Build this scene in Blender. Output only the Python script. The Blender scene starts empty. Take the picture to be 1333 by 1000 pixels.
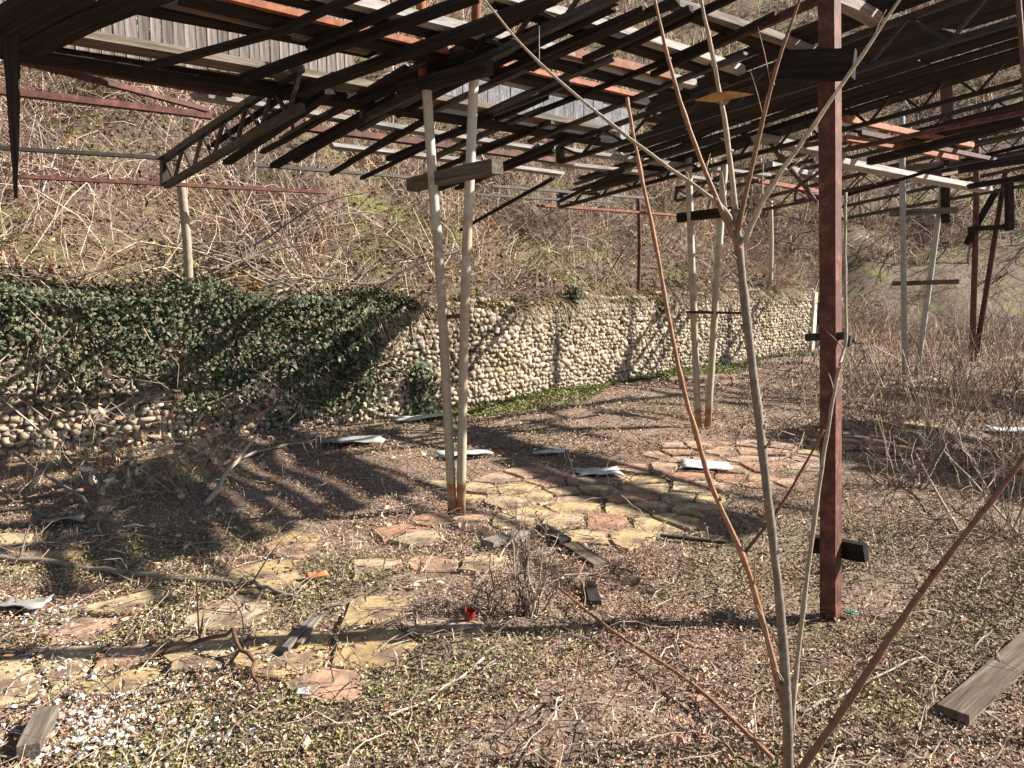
import bpy, bmesh, math, random
import numpy as np
from mathutils import Vector, Matrix
random.seed(7); rng = np.random.default_rng(7)
scene = bpy.context.scene
C = scene.collection

# ------------------------------------------------------------------ camera, sky, sun, exposure
F = 1000.0; W0, H0 = 1333.0, 1000.0; EYE = 1.6; PITCH = math.atan(0.125)
cam_d = bpy.data.cameras.new('camera'); cam = bpy.data.objects.new('camera', cam_d); C.objects.link(cam)
cam.location = (0, 0, EYE); cam.rotation_euler = (math.pi / 2 - PITCH, 0, 0)
cam_d.sensor_width = 36; cam_d.lens = 36 * F / W0; cam_d.clip_end = 1000; cam_d.clip_start = 0.05
scene.camera = cam
SUN_EL = math.radians(33); SUN_AZ = math.radians(83)          # azimuth from +Y towards +X
world = bpy.data.worlds.new('World'); scene.world = world; world.use_nodes = True
nt = world.node_tree; bg = nt.nodes['Background']
sky = nt.nodes.new('ShaderNodeTexSky'); sky.sky_type = 'NISHITA'; sky.sun_disc = False
sky.sun_elevation = SUN_EL; sky.sun_rotation = SUN_AZ
nt.links.new(sky.outputs[0], bg.inputs[0]); bg.inputs[1].default_value = 0.05
sun_d = bpy.data.lights.new('sun', 'SUN'); sun_d.energy = 5.0; sun_d.angle = math.radians(0.5); sun_d.color = (1, 0.94, 0.86)
sun = bpy.data.objects.new('sun', sun_d); C.objects.link(sun)
SD = Vector((math.cos(SUN_EL) * math.sin(SUN_AZ), math.cos(SUN_EL) * math.cos(SUN_AZ), math.sin(SUN_EL)))
sun.rotation_euler = SD.to_track_quat('Z', 'Y').to_euler(); sun.location = SD * 40
vs = scene.view_settings; vs.view_transform = 'Standard'; vs.look = 'None'; vs.gamma = 1; vs.exposure = 1.42

cy = scene.cycles; cy.max_bounces = 3; cy.diffuse_bounces = 1; cy.glossy_bounces = 1; cy.transmission_bounces = 1

# ------------------------------------------------------------------ surveying helpers
def ray(px, py):
    X = (px - W0 / 2) / F; Y = (H0 / 2 - py) / F; c, s = math.cos(PITCH), math.sin(PITCH)
    return Vector((X, c + Y * s, -s + Y * c))
def at(px, py, depth):
    d = ray(px, py); return Vector((0, 0, EYE)) + d * (depth / d.y)
def gz(x, y):
    return 0.018 * np.sin(1.7 * x + 0.6 * y) + 0.014 * np.sin(2.9 * y - 1.3 * x + 1) + 0.008 * np.sin(6.1 * x + 4.7 * y)
def G(px, py):
    d = ray(px, py); t = -EYE / d.z; p = Vector((0, 0, EYE)) + d * t
    p.z = float(gz(p.x, p.y)); return p
D1 = Vector((.78, .626, 0)).normalized(); D2 = Vector((.72, -.694, 0)).normalized(); RS = .15
R0 = Vector((-.4, 5.46, 3.15))
def rz(x, y): return R0.z + RS * ((x - R0.x) * .646 - (y - R0.y) * .763)
RN = Vector((-RS * .646, RS * .763, 1)).normalized()
def R(px, py, dz=0.0):                                         # a point of the roof plane
    d = ray(px, py)
    num = (R0 + Vector((0, 0, dz)) - Vector((0, 0, EYE))).dot(RN); t = num / d.dot(RN)
    return Vector((0, 0, EYE)) + d * t
def proj(p):
    v = Vector(p) - Vector((0, 0, EYE)); c, s = math.cos(PITCH), math.sin(PITCH)
    z = v.y * c - v.z * s; y = v.y * s + v.z * c
    return (W0 / 2 + F * v.x / z, H0 / 2 - F * y / z)

# ------------------------------------------------------------------ materials
MATS = {}
def new_mat(name):
    m = bpy.data.materials.new(name); m.use_nodes = True; MATS[name] = m
    n = m.node_tree; b = n.nodes['Principled BSDF']; return m, n, b
def ramp(n, stops):
    r = n.nodes.new('ShaderNodeValToRGB'); e = r.color_ramp.elements
    while len(e) < len(stops): e.new(0.5)
    for i, (p, c) in enumerate(stops): e[i].position = p; e[i].color = (*c, 1)
    return r
def noise(n, scale, detail=6, rough=.6, coord='Object', stretch=None):
    tc = n.nodes.new('ShaderNodeTexCoord'); nz = n.nodes.new('ShaderNodeTexNoise')
    nz.inputs['Scale'].default_value = scale; nz.inputs['Detail'].default_value = detail; nz.inputs['Roughness'].default_value = rough
    src = tc.outputs[coord]
    if stretch:
        mp = n.nodes.new('ShaderNodeMapping'); mp.inputs['Scale'].default_value = stretch; n.links.new(src, mp.inputs[0]); src = mp.outputs[0]
    n.links.new(src, nz.inputs['Vector']); return nz
def mixc(n, a, b, fac, mode='MIX'):
    m = n.nodes.new('ShaderNodeMix'); m.data_type = 'RGBA'; m.blend_type = mode
    for s, v in ((m.inputs[6], a), (m.inputs[7], b)):
        if hasattr(v, 'is_linked') or hasattr(v, 'links'): n.links.new(v, s)
        else: s.default_value = (*v, 1)
    if hasattr(fac, 'links'): n.links.new(fac, m.inputs[0])
    else: m.inputs[0].default_value = fac
    return m.outputs[2]
def bump(n, b, src, strength, dist=.01):
    bp = n.nodes.new('ShaderNodeBump'); bp.inputs['Strength'].default_value = strength; bp.inputs['Distance'].default_value = dist
    n.links.new(src, bp.inputs['Height']); n.links.new(bp.outputs[0], b.inputs['Normal'])
def rnd(n, kind):
    if kind == 'object': return n.nodes.new('ShaderNodeObjectInfo').outputs['Random']
    return n.nodes.new('ShaderNodeNewGeometry').outputs['Random Per Island']

def mat_ground(name, stops, moss, mossamt):
    m, n, b = new_mat(name)
    a = noise(n, 9, 10, .7); r = ramp(n, stops); n.links.new(a.outputs[0], r.inputs[0])
    g = noise(n, .9, 6, .65); gr = ramp(n, [(mossamt, (0, 0, 0)), (mossamt + .14, (1, 1, 1))]); n.links.new(g.outputs[0], gr.inputs[0])
    f = noise(n, 60, 4, .7); fr = ramp(n, [(.3, (.55, .55, .55)), (.7, (1.25, 1.2, 1.15))]); n.links.new(f.outputs[0], fr.inputs[0])
    c = mixc(n, r.outputs[0], moss, gr.outputs[0]); c = mixc(n, c, fr.outputs[0], 1, 'MULTIPLY')
    n.links.new(c, b.inputs['Base Color']); b.inputs['Roughness'].default_value = .95
    bump(n, b, f.outputs[0], .9, .03); return m
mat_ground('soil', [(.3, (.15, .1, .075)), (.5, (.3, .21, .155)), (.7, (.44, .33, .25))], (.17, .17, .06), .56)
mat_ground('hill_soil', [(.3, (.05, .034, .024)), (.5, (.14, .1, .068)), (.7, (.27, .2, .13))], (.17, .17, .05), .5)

def mat_island(name, stops, kind='island', rough=.8, nscale=40, spec=.3, transl=0.0, vary=.35, detail=1, bumpy=False, grime=False, tint=None, tscale=1.0):
    m, n, b = new_mat(name)
    r = ramp(n, stops); n.links.new(rnd(n, kind), r.inputs[0])
    z = noise(n, nscale, detail, .65); zr = ramp(n, [(.3, (1 - vary,) * 3), (.7, (1 + vary * .6,) * 3)]); n.links.new(z.outputs[0], zr.inputs[0])
    c = mixc(n, r.outputs[0], zr.outputs[0], 1, 'MULTIPLY'); n.links.new(c, b.inputs['Base Color'])
    if tint:
        gp = n.nodes.new('ShaderNodeNewGeometry'); tn = n.nodes.new('ShaderNodeTexNoise'); tn.inputs['Scale'].default_value = tscale; tn.inputs['Detail'].default_value = 3; n.links.new(gp.outputs['Position'], tn.inputs['Vector'])
        tr = ramp(n, tint); n.links.new(tn.outputs[0], tr.inputs[0]); c = mixc(n, c, tr.outputs[0], 1, 'MULTIPLY'); n.links.new(c, b.inputs['Base Color'])
    if grime:
        g = noise(n, 4.5, 8, .7); gr = ramp(n, [(.47, (0, 0, 0)), (.6, (1, 1, 1))]); n.links.new(g.outputs[0], gr.inputs[0]); c = mixc(n, c, (.17, .115, .08), gr.outputs[0]); n.links.new(c, b.inputs['Base Color'])
    b.inputs['Roughness'].default_value = rough; b.inputs['Specular IOR Level'].default_value = spec
    if transl:
        t = n.nodes.new('ShaderNodeBsdfTranslucent'); mx = n.nodes.new('ShaderNodeMixShader'); mx.inputs[0].default_value = transl
        n.links.new(c, t.inputs[0]); out = n.nodes['Material Output']
        n.links.new(b.outputs[0], mx.inputs[1]); n.links.new(t.outputs[0], mx.inputs[2]); n.links.new(mx.outputs[0], out.inputs[0])
    elif bumpy: bump(n, b, z.outputs[0], .5, .012)
    return m
STONE = [(0, (.25, .2, .15)), (.2, (.43, .36, .27)), (.4, (.34, .26, .19)), (.55, (.52, .45, .36)), (.7, (.29, .245, .2)), (.85, (.46, .37, .27)), (1, (.58, .53, .45))]
mat_island('stone_single', STONE, 'object', .85, 14, detail=5, bumpy=True, vary=.5, tscale=.9, tint=[(.3, (.5, .5, .44)), (.46, (.95, .93, .9)), (.62, (1.08, 1.05, 1.0)), (.72, (.75, .7, .6))])
mat_island('stone_mass', STONE, 'island', .85, 14, detail=5, bumpy=True, vary=.5, tscale=.9, tint=[(.3, (.5, .5, .44)), (.46, (.95, .93, .9)), (.62, (1.08, 1.05, 1.0)), (.72, (.75, .7, .6))])
LEAF = [(0, (.17, .095, .06)), (.25, (.38, .245, .16)), (.45, (.29, .17, .12)), (.65, (.5, .355, .245)), (.85, (.62, .48, .35)), (1, (.74, .64, .5))]
mat_island('leaf', LEAF, rough=.75, tscale=1.1, tint=[(.32, (.7, .63, .6)), (.44, (1.12, .98, .92)), (.55, (1.1, 1.06, 1.0)), (.68, (.88, .95, .7))])
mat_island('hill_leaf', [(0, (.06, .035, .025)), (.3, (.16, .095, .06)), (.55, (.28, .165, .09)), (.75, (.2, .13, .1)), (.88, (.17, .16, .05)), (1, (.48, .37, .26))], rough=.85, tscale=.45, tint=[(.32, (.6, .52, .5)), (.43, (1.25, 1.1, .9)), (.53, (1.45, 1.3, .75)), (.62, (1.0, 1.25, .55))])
mat_island('green', [(0, (.1, .12, .03)), (.4, (.17, .18, .06)), (.7, (.24, .23, .09)), (1, (.32, .28, .14))], rough=.65)
mat_island('ivy', [(0, (.03, .045, .022)), (.3, (.06, .08, .04)), (.55, (.11, .125, .065)), (.8, (.17, .175, .1)), (.9, (.14, .1, .065)), (1, (.22, .165, .11))], rough=.6, spec=.25)
mat_island('moss', [(0, (.1, .14, .025)), (.5, (.18, .22, .05)), (.8, (.26, .27, .09)), (1, (.32, .26, .14))], rough=.7)
mat_island('straw', [(0, (.3, .22, .14)), (.5, (.42, .33, .22)), (1, (.56, .47, .34))], rough=.75)
mat_island('twig', [(0, (.12, .08, .06)), (.4, (.24, .17, .13)), (.7, (.36, .27, .2)), (1, (.5, .41, .32))], rough=.8)
mat_island('brush', [(0, (.05, .03, .026)), (.25, (.15, .09, .075)), (.5, (.33, .22, .18)), (.75, (.5, .38, .31)), (1, (.7, .61, .52))], rough=.75, tscale=.35, tint=[(.32, (.5, .48, .46)), (.45, (1.05, 1.0, .98)), (.56, (1.15, 1.12, .92)), (.68, (.75, .74, .62))])
mat_island('rubble_white', [(0, (.45, .42, .38)), (.4, (.7, .68, .64)), (1, (.82, .81, .79))], rough=.7)
mat_island('slab_yellow', [(0, (.4, .28, .13)), (.5, (.48, .355, .18)), (1, (.43, .34, .22))], 'object', .85, 12, vary=.5, detail=6, bumpy=True, grime=True)
mat_island('slab_red', [(0, (.4, .21, .13)), (.5, (.46, .29, .19)), (1, (.42, .3, .22))], 'object', .85, 12, vary=.5, detail=6, bumpy=True, grime=True)

def mat_wood(name, c0, c1, c2, streak=(6, 6, 6), rough=.85):
    m, n, b = new_mat(name)
    z = noise(n, 5, 8, .7, stretch=streak); r = ramp(n, [(.3, c0), (.52, c1), (.72, c2)]); n.links.new(z.outputs[0], r.inputs[0])
    o = ramp(n, [(0, (.65, .65, .65)), (1, (1.25, 1.2, 1.15))]); n.links.new(rnd(n, 'object'), o.inputs[0])
    c = mixc(n, r.outputs[0], o.outputs[0], 1, 'MULTIPLY'); n.links.new(c, b.inputs['Base Color']); b.inputs['Roughness'].default_value = rough; b.inputs['Specular IOR Level'].default_value = .12 if rough > .8 else .35
    bump(n, b, z.outputs[0], .5, .008); return m
# members are modelled along their local X axis, so grain runs along X
mat_wood('wood', (.07, .055, .045), (.18, .15, .12), (.34, .3, .25), (.5, 9, 9))
mat_wood('wood_dark_shaded', (.012, .0095, .0085), (.024, .019, .017), (.055, .046, .04), (.5, 9, 9))  # old dark timber, with the shade of roof undersides deepened into its colour
mat_wood('wood_mid', (.045, .036, .028), (.12, .096, .074), (.25, .21, .17), (.5, 9, 9))
mat_wood('wood_grey', (.09, .078, .07), (.2, .175, .16), (.36, .33, .31), (.5, 10, 10))
mat_wood('wood_white', (.16, .15, .14), (.33, .315, .3), (.5, .485, .46), (.6, 8, 8))
mat_wood('rust', (.03, .015, .013), (.085, .032, .025), (.2, .08, .05), (3, 3, 3), .75)
mat_wood('rust_orange', (.12, .04, .02), (.26, .09, .04), (.38, .16, .08), (3, 3, 3), .75)
mat_wood('bitumen', (.08, .08, .085), (.18, .18, .19), (.42, .42, .43), (3, 14, 14), .8)
mat_wood('char', (.015, .013, .012), (.035, .03, .026), (.09, .08, .07), (2, 8, 8), .6)
mat_wood('bark_grey', (.13, .105, .08), (.22, .185, .145), (.32, .28, .23), (7, 7, 7), .7)
mat_wood('bark_orange', (.16, .08, .045), (.27, .14, .075), (.37, .215, .125), (7, 7, 7), .6)
mat_wood('bark_brown', (.1, .05, .035), (.17, .09, .06), (.24, .14, .09), (7, 7, 7), .7)
mat_wood('bark_pale', (.26, .205, .15), (.38, .32, .24), (.5, .44, .35), (7, 7, 7), .7)
mat_wood('mortar', (.1, .085, .07), (.18, .155, .125), (.28, .245, .2), (6, 6, 6), .95)
mat_wood('plaster', (.36, .33, .28), (.48, .45, .4), (.58, .55, .5), (4, 4, 4), .95)
mat_wood('plastic_white', (.6, .6, .6), (.75, .75, .75), (.82, .82, .82), (3, 3, 3), .45)
mat_wood('plastic_red', (.22, .025, .02), (.32, .04, .03), (.4, .07, .05), (3, 3, 3), .4)
mat_wood('terracotta', (.4, .15, .06), (.55, .22, .09), (.6, .28, .13), (3, 3, 3), .8)
mat_wood('concrete', (.3, .29, .27), (.42, .41, .38), (.52, .5, .47), (4, 4, 4), .95)
mat_wood('dry_leaf_gold', (.22, .13, .05), (.33, .2, .07), (.42, .28, .11), (6, 6, 6), .6)
mat_wood('glass_green', (.02, .2, .12), (.03, .28, .18), (.05, .33, .22), (3, 3, 3), .2)
def mat_pipe():                                                # pale old paint, flaking to rust near the foot
    m, n, b = new_mat('pipe_paint')
    z = noise(n, 7, 8, .7); tc = n.nodes.new('ShaderNodeTexCoord'); sx = n.nodes.new('ShaderNodeSeparateXYZ'); n.links.new(tc.outputs['Object'], sx.inputs[0])
    mm = n.nodes.new('ShaderNodeMath'); mm.operation = 'MULTIPLY_ADD'; n.links.new(sx.outputs['Z'], mm.inputs[0]); mm.inputs[1].default_value = .13; n.links.new(z.outputs[0], mm.inputs[2])
    r = ramp(n, [(.42, (.26, .11, .05)), (.5, (.38, .25, .14)), (.56, (.4, .35, .27)), (.72, (.36, .26, .17)), (.78, (.45, .42, .35)), (.95, (.5, .47, .4))]); n.links.new(mm.outputs[0], r.inputs[0])
    n.links.new(r.outputs[0], b.inputs['Base Color']); b.inputs['Roughness'].default_value = .55; bump(n, b, z.outputs[0], .2, .004)
mat_pipe()
M = MATS

# ------------------------------------------------------------------ object helpers
def link(o, parent=None, loc=None):
    C.objects.link(o)
    if parent is not None: o.parent = parent
    if loc is not None: o.location = loc
    return o
def tag(o, label=None, cat=None, group=None, kind=None):
    if label: o['label'] = label
    if cat: o['category'] = cat
    if group: o['group'] = group
    if kind: o['kind'] = kind
    return o
def thing(name, loc, label, cat, group=None):
    o = bpy.data.objects.new(name, None); o.empty_display_size = .1; link(o, None, loc); return tag(o, label, cat, group)
def wloc(o):
    v = Vector((0, 0, 0))
    while o is not None: v = v + o.location; o = o.parent
    return v
def mesh_np(name, V, Fc, mat, smooth=False):                    # V (n,3), Fc (m,k) all faces alike
    me = bpy.data.meshes.new(name); V = np.ascontiguousarray(V, dtype=np.float32); Fc = np.ascontiguousarray(Fc, dtype=np.int32)
    k = Fc.shape[1]; me.vertices.add(len(V)); me.vertices.foreach_set('co', V.ravel())
    me.loops.add(Fc.size); me.loops.foreach_set('vertex_index', Fc.ravel())
    me.polygons.add(len(Fc)); me.polygons.foreach_set('loop_start', np.arange(0, Fc.size, k, dtype=np.int32)); me.polygons.foreach_set('loop_total', np.full(len(Fc), k, dtype=np.int32))
    me.polygons.foreach_set('use_smooth', np.full(len(Fc), bool(smooth)))
    me.materials.append(M[mat]); me.update(calc_edges=True); return me
def put(name, me, parent=None, world=(0, 0, 0), rot=None):
    o = bpy.data.objects.new(name, me); w = Vector(world)
    if parent is not None: w = w - wloc(parent)
    link(o, parent, w)
    if rot is not None: o.rotation_euler = rot
    return o
def frame_rot(p, q, up):                                        # local X along p->q, local Z near up
    x = (q - p).normalized(); y = up.cross(x).normalized(); z = x.cross(y)
    return Matrix((x, y, z)).transposed()
BEAMF = None
def beam(name, p, q, w, h, mat, parent, up=None, wob=.006, taper=1.0, segs=4, ragged=.012):
    p, q = Vector(p), Vector(q); up = up or Vector((0, 0, 1)); L = (q - p).length; V = []
    ph = random.random() * 6
    for i in range(segs + 1):
        f = i / segs; k = 1 + (taper - 1) * f; s = wob * math.sin(ph + 3 * f)
        e = [random.uniform(-ragged, ragged) if i in (0, segs) else 0 for _ in range(4)]
        for j, (a, b) in enumerate(((-1, -1), (1, -1), (1, 1), (-1, 1))):
            V.append((L * (f - .5) + e[j] * min(1, w * 8), a * w / 2 * k + s + random.uniform(-.02, .02) * w, b * h / 2 * k - s * .6 + random.uniform(-.02, .02) * h))
    Fq = [(3, 2, 1, 0), tuple(4 * segs + j for j in range(4))]
    for i in range(segs):
        for j in range(4): Fq.append((4 * i + j, 4 * i + (j + 1) % 4, 4 * i + 4 + (j + 1) % 4, 4 * i + 4 + j))
    me = mesh_np(name, V, Fq, mat)
    o = put(name, me, parent, (p + q) / 2); o.rotation_euler = frame_rot(p, q, up).to_euler(); return o
def tube_data(pts, rad, sides=8):
    pts = [Vector(p) for p in pts]; n = len(pts); V = []; ref = Vector((.31, .22, .92))
    for i in range(n):
        t = (pts[min(i + 1, n - 1)] - pts[max(i - 1, 0)]).normalized(); a = t.cross(ref).normalized(); b = t.cross(a)
        for j in range(sides):
            an = 2 * math.pi * j / sides; V.append(pts[i] + (a * math.cos(an) + b * math.sin(an)) * rad[i])
    Fq = []
    for i in range(n - 1):
        for j in range(sides): Fq.append((i * sides + j, i * sides + (j + 1) % sides, (i + 1) * sides + (j + 1) % sides, (i + 1) * sides + j))
    return V, Fq
def smooth_path(pts, rad, sub=4):
    P = [Vector(p) for p in pts]; out = []; ro = []; n = len(P)
    for i in range(n - 1):
        a, b, c, d = P[max(i - 1, 0)], P[i], P[i + 1], P[min(i + 2, n - 1)]
        for k in range(sub):
            t = k / sub; out.append(.5 * ((2 * b) + (c - a) * t + (2 * a - 5 * b + 4 * c - d) * t * t + (3 * b - a - 3 * c + d) * t ** 3)); ro.append(rad[i] * (1 - t) + rad[i + 1] * t)
    out.append(P[-1]); ro.append(rad[-1]); return out, ro
def tube(name, pts, rad, mat, parent=None, sides=8, sub=4, base=None, jit=0.0):
    if not isinstance(rad, (list, tuple)): rad = [rad] * len(pts)
    p, r = smooth_path(pts, rad, sub) if sub > 1 else ([Vector(x) for x in pts], list(rad))
    if jit:
        p = [x + Vector((random.gauss(0, jit), random.gauss(0, jit), random.gauss(0, jit))) if 0 < i else x for i, x in enumerate(p)]
        r = [x * random.uniform(.9, 1.15) for x in r]
    base = Vector(base) if base is not None else Vector(p[0])
    V, Fq = tube_data([x - base for x in p], r, sides)
    nside = sides; V.append(p[0] - base); V.append(p[-1] - base); n = len(p)
    for j in range(nside):
        Fq.append((len(V) - 2, (j + 1) % nside, j, j)); Fq.append((len(V) - 1, (n - 1) * nside + j, (n - 1) * nside + (j + 1) % nside, (n - 1) * nside + (j + 1) % nside))
    me = bpy.data.meshes.new(name); me.from_pydata([tuple(v) for v in V], [], [tuple(dict.fromkeys(f)) for f in Fq]); me.materials.append(M[mat])
    me.polygons.foreach_set('use_smooth', np.ones(len(me.polygons), dtype=bool)); me.update()
    return put(name, me, parent, base)

# ---- numpy scatter
def rotmats(nrm, spin):                                          # local z -> nrm, spun about it
    nrm = nrm / np.linalg.norm(nrm, axis=1, keepdims=True)
    ref = np.where(np.abs(nrm[:, 2:3]) < .9, np.array([[0, 0, 1.]]), np.array([[1., 0, 0]]))
    a = np.cross(ref, nrm); a /= np.linalg.norm(a, axis=1, keepdims=True); b = np.cross(nrm, a)
    c, s = np.cos(spin)[:, None], np.sin(spin)[:, None]
    return np.stack([a * c + b * s, b * c - a * s, nrm], axis=2)
def scatter(tv, tf, pos, rm, sc):
    tv = np.array(tv, float); tf = np.array(tf); n = len(pos); k = len(tv)
    sc = sc[:, None] if sc.ndim == 1 else sc
    V = np.einsum('nij,nkj->nki', rm, tv[None] * sc[:, None, :]) + pos[:, None, :]
    Fc = tf[None] + (np.arange(n) * k)[:, None, None]
    return V.reshape(-1, 3), Fc.reshape(-1, tf.shape[1])
LEAF_T = ([(-.5, 0, .06), (-.1, -.26, .10), (-.1, 0, -.02), (-.1, .26, .08), (.3, -.16, .05), (.3, 0, 0), (.3, .16, .1), (.55, 0, .1)],
          [(0, 1, 2), (0, 2, 3), (1, 4, 5), (1, 5, 2), (2, 5, 6), (2, 6, 3), (4, 7, 5), (5, 7, 6)])
LEAF_S = ([(-.5, 0, .08), (.05, -.27, .03), (.55, 0, .1), (.05, .27, .05), (.02, 0, -.05)], [(0, 1, 4), (1, 2, 4), (2, 3, 4), (3, 0, 4)])
IVY_T = ([(0, 0, .04), (-.35, -.3, 0), (.1, -.5, -.06), (.55, 0, -.03), (.1, .5, -.06), (-.35, .3, 0)], [(0, 1, 2), (0, 2, 3), (0, 3, 4), (0, 4, 5)])
BLADE_T = ([(-.03, 0, 0), (.03, 0, 0), (.02, .08, .5), (.0, .3, 1)], [(0, 1, 2), (0, 2, 3)])
def rand_nrm(n, tilt, base=None):
    v = rng.normal(0, tilt, (n, 3)); v += np.array([0, 0, 1.]) if base is None else base; return v
def stems(P0, dirs, length, rad, K=5, droop=.5, wob=.08, taper=.35):  # arching 3-sided canes
    n = len(P0); t = np.linspace(0, 1, K); d = dirs / np.linalg.norm(dirs, axis=1, keepdims=True)
    pts = P0[:, None, :] + d[:, None, :] * (t[None, :, None] * length[:, None, None])
    pts[:, :, 2] -= (droop * length)[:, None] * (t ** 2)[None, :] if np.ndim(droop) else droop * length[:, None] * (t ** 2)[None, :]
    w = rng.normal(0, 1, (n, K, 3)); w[:, 0] = 0; w = np.cumsum(w, axis=1) * wob / K ** .5
    pts += w * length[:, None, None]
    tn = np.gradient(pts, axis=1); tn /= np.linalg.norm(tn, axis=2, keepdims=True) + 1e-9
    a = np.cross(tn, np.array([.3, .25, .9])); a /= np.linalg.norm(a, axis=2, keepdims=True) + 1e-9; b = np.cross(tn, a)
    r = rad[:, None] * (1 - (1 - taper) * t)[None, :]
    V = np.stack([pts + (a * math.cos(q) + b * math.sin(q)) * r[:, :, None] for q in (0, 2.094, 4.189)], axis=2)  # n,K,3,3
    f = []
    for i in range(K - 1):
        for j in range(3): f.append((3 * i + j, 3 * i + (j + 1) % 3, 3 * i + 3 + (j + 1) % 3, 3 * i + 3 + j))
    Fc = np.array(f)[None] + (np.arange(n) * 3 * K)[:, None, None]
    return V.reshape(-1, 3), Fc.reshape(-1, 4), pts

# ------------------------------------------------------------------ the setting: terrace, wall line, hillside
wall_px = [(-140, 628), (0, 600), (150, 582), (300, 566), (420, 555), (500, 545), (650, 524), (780, 501), (880, 484), (1052, 459)]
WB = np.array([[*G(*p)][:2] for p in wall_px])
seg = np.linalg.norm(np.diff(WB, axis=0), axis=1); S = np.concatenate([[0], np.cumsum(seg)]); SE = S[-1]
def wpt(s):
    s = np.asarray(s, float); x = np.interp(s, S, WB[:, 0]); y = np.interp(s, S, WB[:, 1])
    d0 = (WB[1] - WB[0]) / seg[0]; d1 = (WB[-1] - WB[-3]) / np.linalg.norm(WB[-1] - WB[-3])
    lo = np.minimum(s, 0); h1 = np.clip(s - SE, 0, 6); h2 = np.maximum(s - SE - 6, 0)
    return np.stack([x + lo * d0[0] + h1 * d1[0] + h2 * .985, y + lo * d0[1] + h1 * d1[1] + h2 * .17], axis=-1)
def wdir(s):
    d = wpt(np.asarray(s) + .7) - wpt(np.asarray(s) - .7); return d / np.linalg.norm(d, axis=-1, keepdims=True)
def whgt(s): return np.interp(s, [S[0], S[1], S[5], S[7], SE], [1.5, 1.5, 1.36, 1.45, 1.6]) + .03 * np.sin(2.3 * np.asarray(s)) + .02 * np.sin(5.1 * np.asarray(s))
def MD(s):                                                          # uphill direction
    a = np.interp(s, [-10, SE - 2, SE + 16], [-.72, -.72, -.05]); return np.stack([np.sin(a), np.cos(a)], axis=-1)
def hill(s, D):                                                     # s along the wall, D uphill of it
    s = np.asarray(s, float); D = np.asarray(D, float); p = wpt(s)
    k = np.clip((s - SE) / 3.5, 0, 1); base = whgt(s) * (1 - k) - .05 + .1 * k
    z = base + np.where(D < 1.2, .28 * D, .336 + .62 * (D - 1.2)) + np.clip(D, 0, 4) * (.12 * np.sin(.9 * s + .4 * D) + .07 * np.sin(2.1 * s - 1.1 * D)) * .6
    z = z + .16 * np.clip(D - 9, 0, 200) + np.clip(D - 3, 0, 12) * .06 * np.sin(.35 * s + .25 * D + 1)
    m = MD(s); return np.stack([p[..., 0] + m[..., 0] * D, p[..., 1] + m[..., 1] * D, z], axis=-1)
def grid_mesh(name, X, mat):
    n, m = X.shape[:2]; idx = np.arange(n * m).reshape(n, m)
    Fq = np.stack([idx[:-1, :-1], idx[1:, :-1], idx[1:, 1:], idx[:-1, 1:]], axis=-1).reshape(-1, 4)
    return mesh_np(name, X.reshape(-1, 3), Fq, mat, True)
def axis_pts(lo, a, b, hi, fine, coarse):
    return np.concatenate([np.linspace(lo, a, coarse)[:-1], np.arange(a, b, fine), np.linspace(b, hi, coarse)])
gx = axis_pts(-260, -7, 12, 260, .12, 14); gy = axis_pts(-260, 1, 20, 260, .12, 14)
XX, YY = np.meshgrid(gx, gy, indexing='ij')
tag(put('ground', grid_mesh('ground', np.stack([XX, YY, gz(XX, YY)], -1), 'soil')), kind='structure')
hs = np.concatenate([np.linspace(-60, -4, 24)[:-1], np.arange(-4, SE + 12, .25), np.linspace(SE + 12, SE + 110, 40)])
hd = np.concatenate([np.arange(0, 12, .25), np.linspace(12, 110, 60)])
SS, DD = np.meshgrid(hs, hd, indexing='ij')
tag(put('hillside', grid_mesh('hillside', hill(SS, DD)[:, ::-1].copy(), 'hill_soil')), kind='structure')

# ------------------------------------------------------------------ crazy paving
zones = [(790, 662, 115, 42, 'y'), (775, 692, 70, 14, 'r'), (890, 626, 120, 22, 'r'), (950, 600, 100, 18, 'r'), (1015, 590, 60, 14, 'y'), (1110, 580, 75, 15, 'r'),
         (640, 738, 55, 12, 'y'), (548, 722, 28, 14, 'y'), (510, 743, 30, 12, 'y'), (472, 781, 36, 16, 'y'), (490, 850, 58, 22, 'y'), (450, 818, 55, 15, 'r'),
         (548, 812, 36, 12, 'r'), (588, 838, 34, 16, 'r'), (330, 835, 66, 35, 'y'), (250, 852, 50, 20, 'y'), (350, 876, 36, 18, 'r'), (310, 801, 38, 14, 'y'),
         (110, 862, 60, 20, 'y'), (140, 802, 80, 15, 'y'), (60, 885, 50, 18, 'y'), (370, 750, 40, 12, 'y'), (475, 692, 44, 12, 'y'), (575, 680, 44, 10, 'y'),
         (225, 975, 60, 25, 'y'), (300, 940, 40, 18, 'y'), (380, 720, 40, 12, 'y'), (1150, 560, 50, 10, 'y'), (700, 625, 60, 12, 'r'), (440, 905, 30, 12, 'r'), (40, 720, 60, 12, 'y'), (600, 640, 40, 10, 'y')]
paving = thing('paving', (0, 0, 0), None, None); paving['kind'] = 'structure'
cell = .31; gxs = np.arange(-5, 8, cell); gys = np.arange(2, 11, cell)
sites = {(i, j): np.array([x + random.uniform(-.14, .14) + (j % 2) * .17, y + random.uniform(-.12, .12)]) for i, x in enumerate(gxs) for j, y in enumerate(gys)}
def clip(poly, mid, nrm):
    out = []
    for a, b in zip(poly, poly[1:] + poly[:1]):
        da, db = np.dot(a - mid, nrm), np.dot(b - mid, nrm)
        if da <= 0: out.append(a)
        if da * db < 0: out.append(a + (b - a) * da / (da - db))
    return out
slab_polys = []
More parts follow.
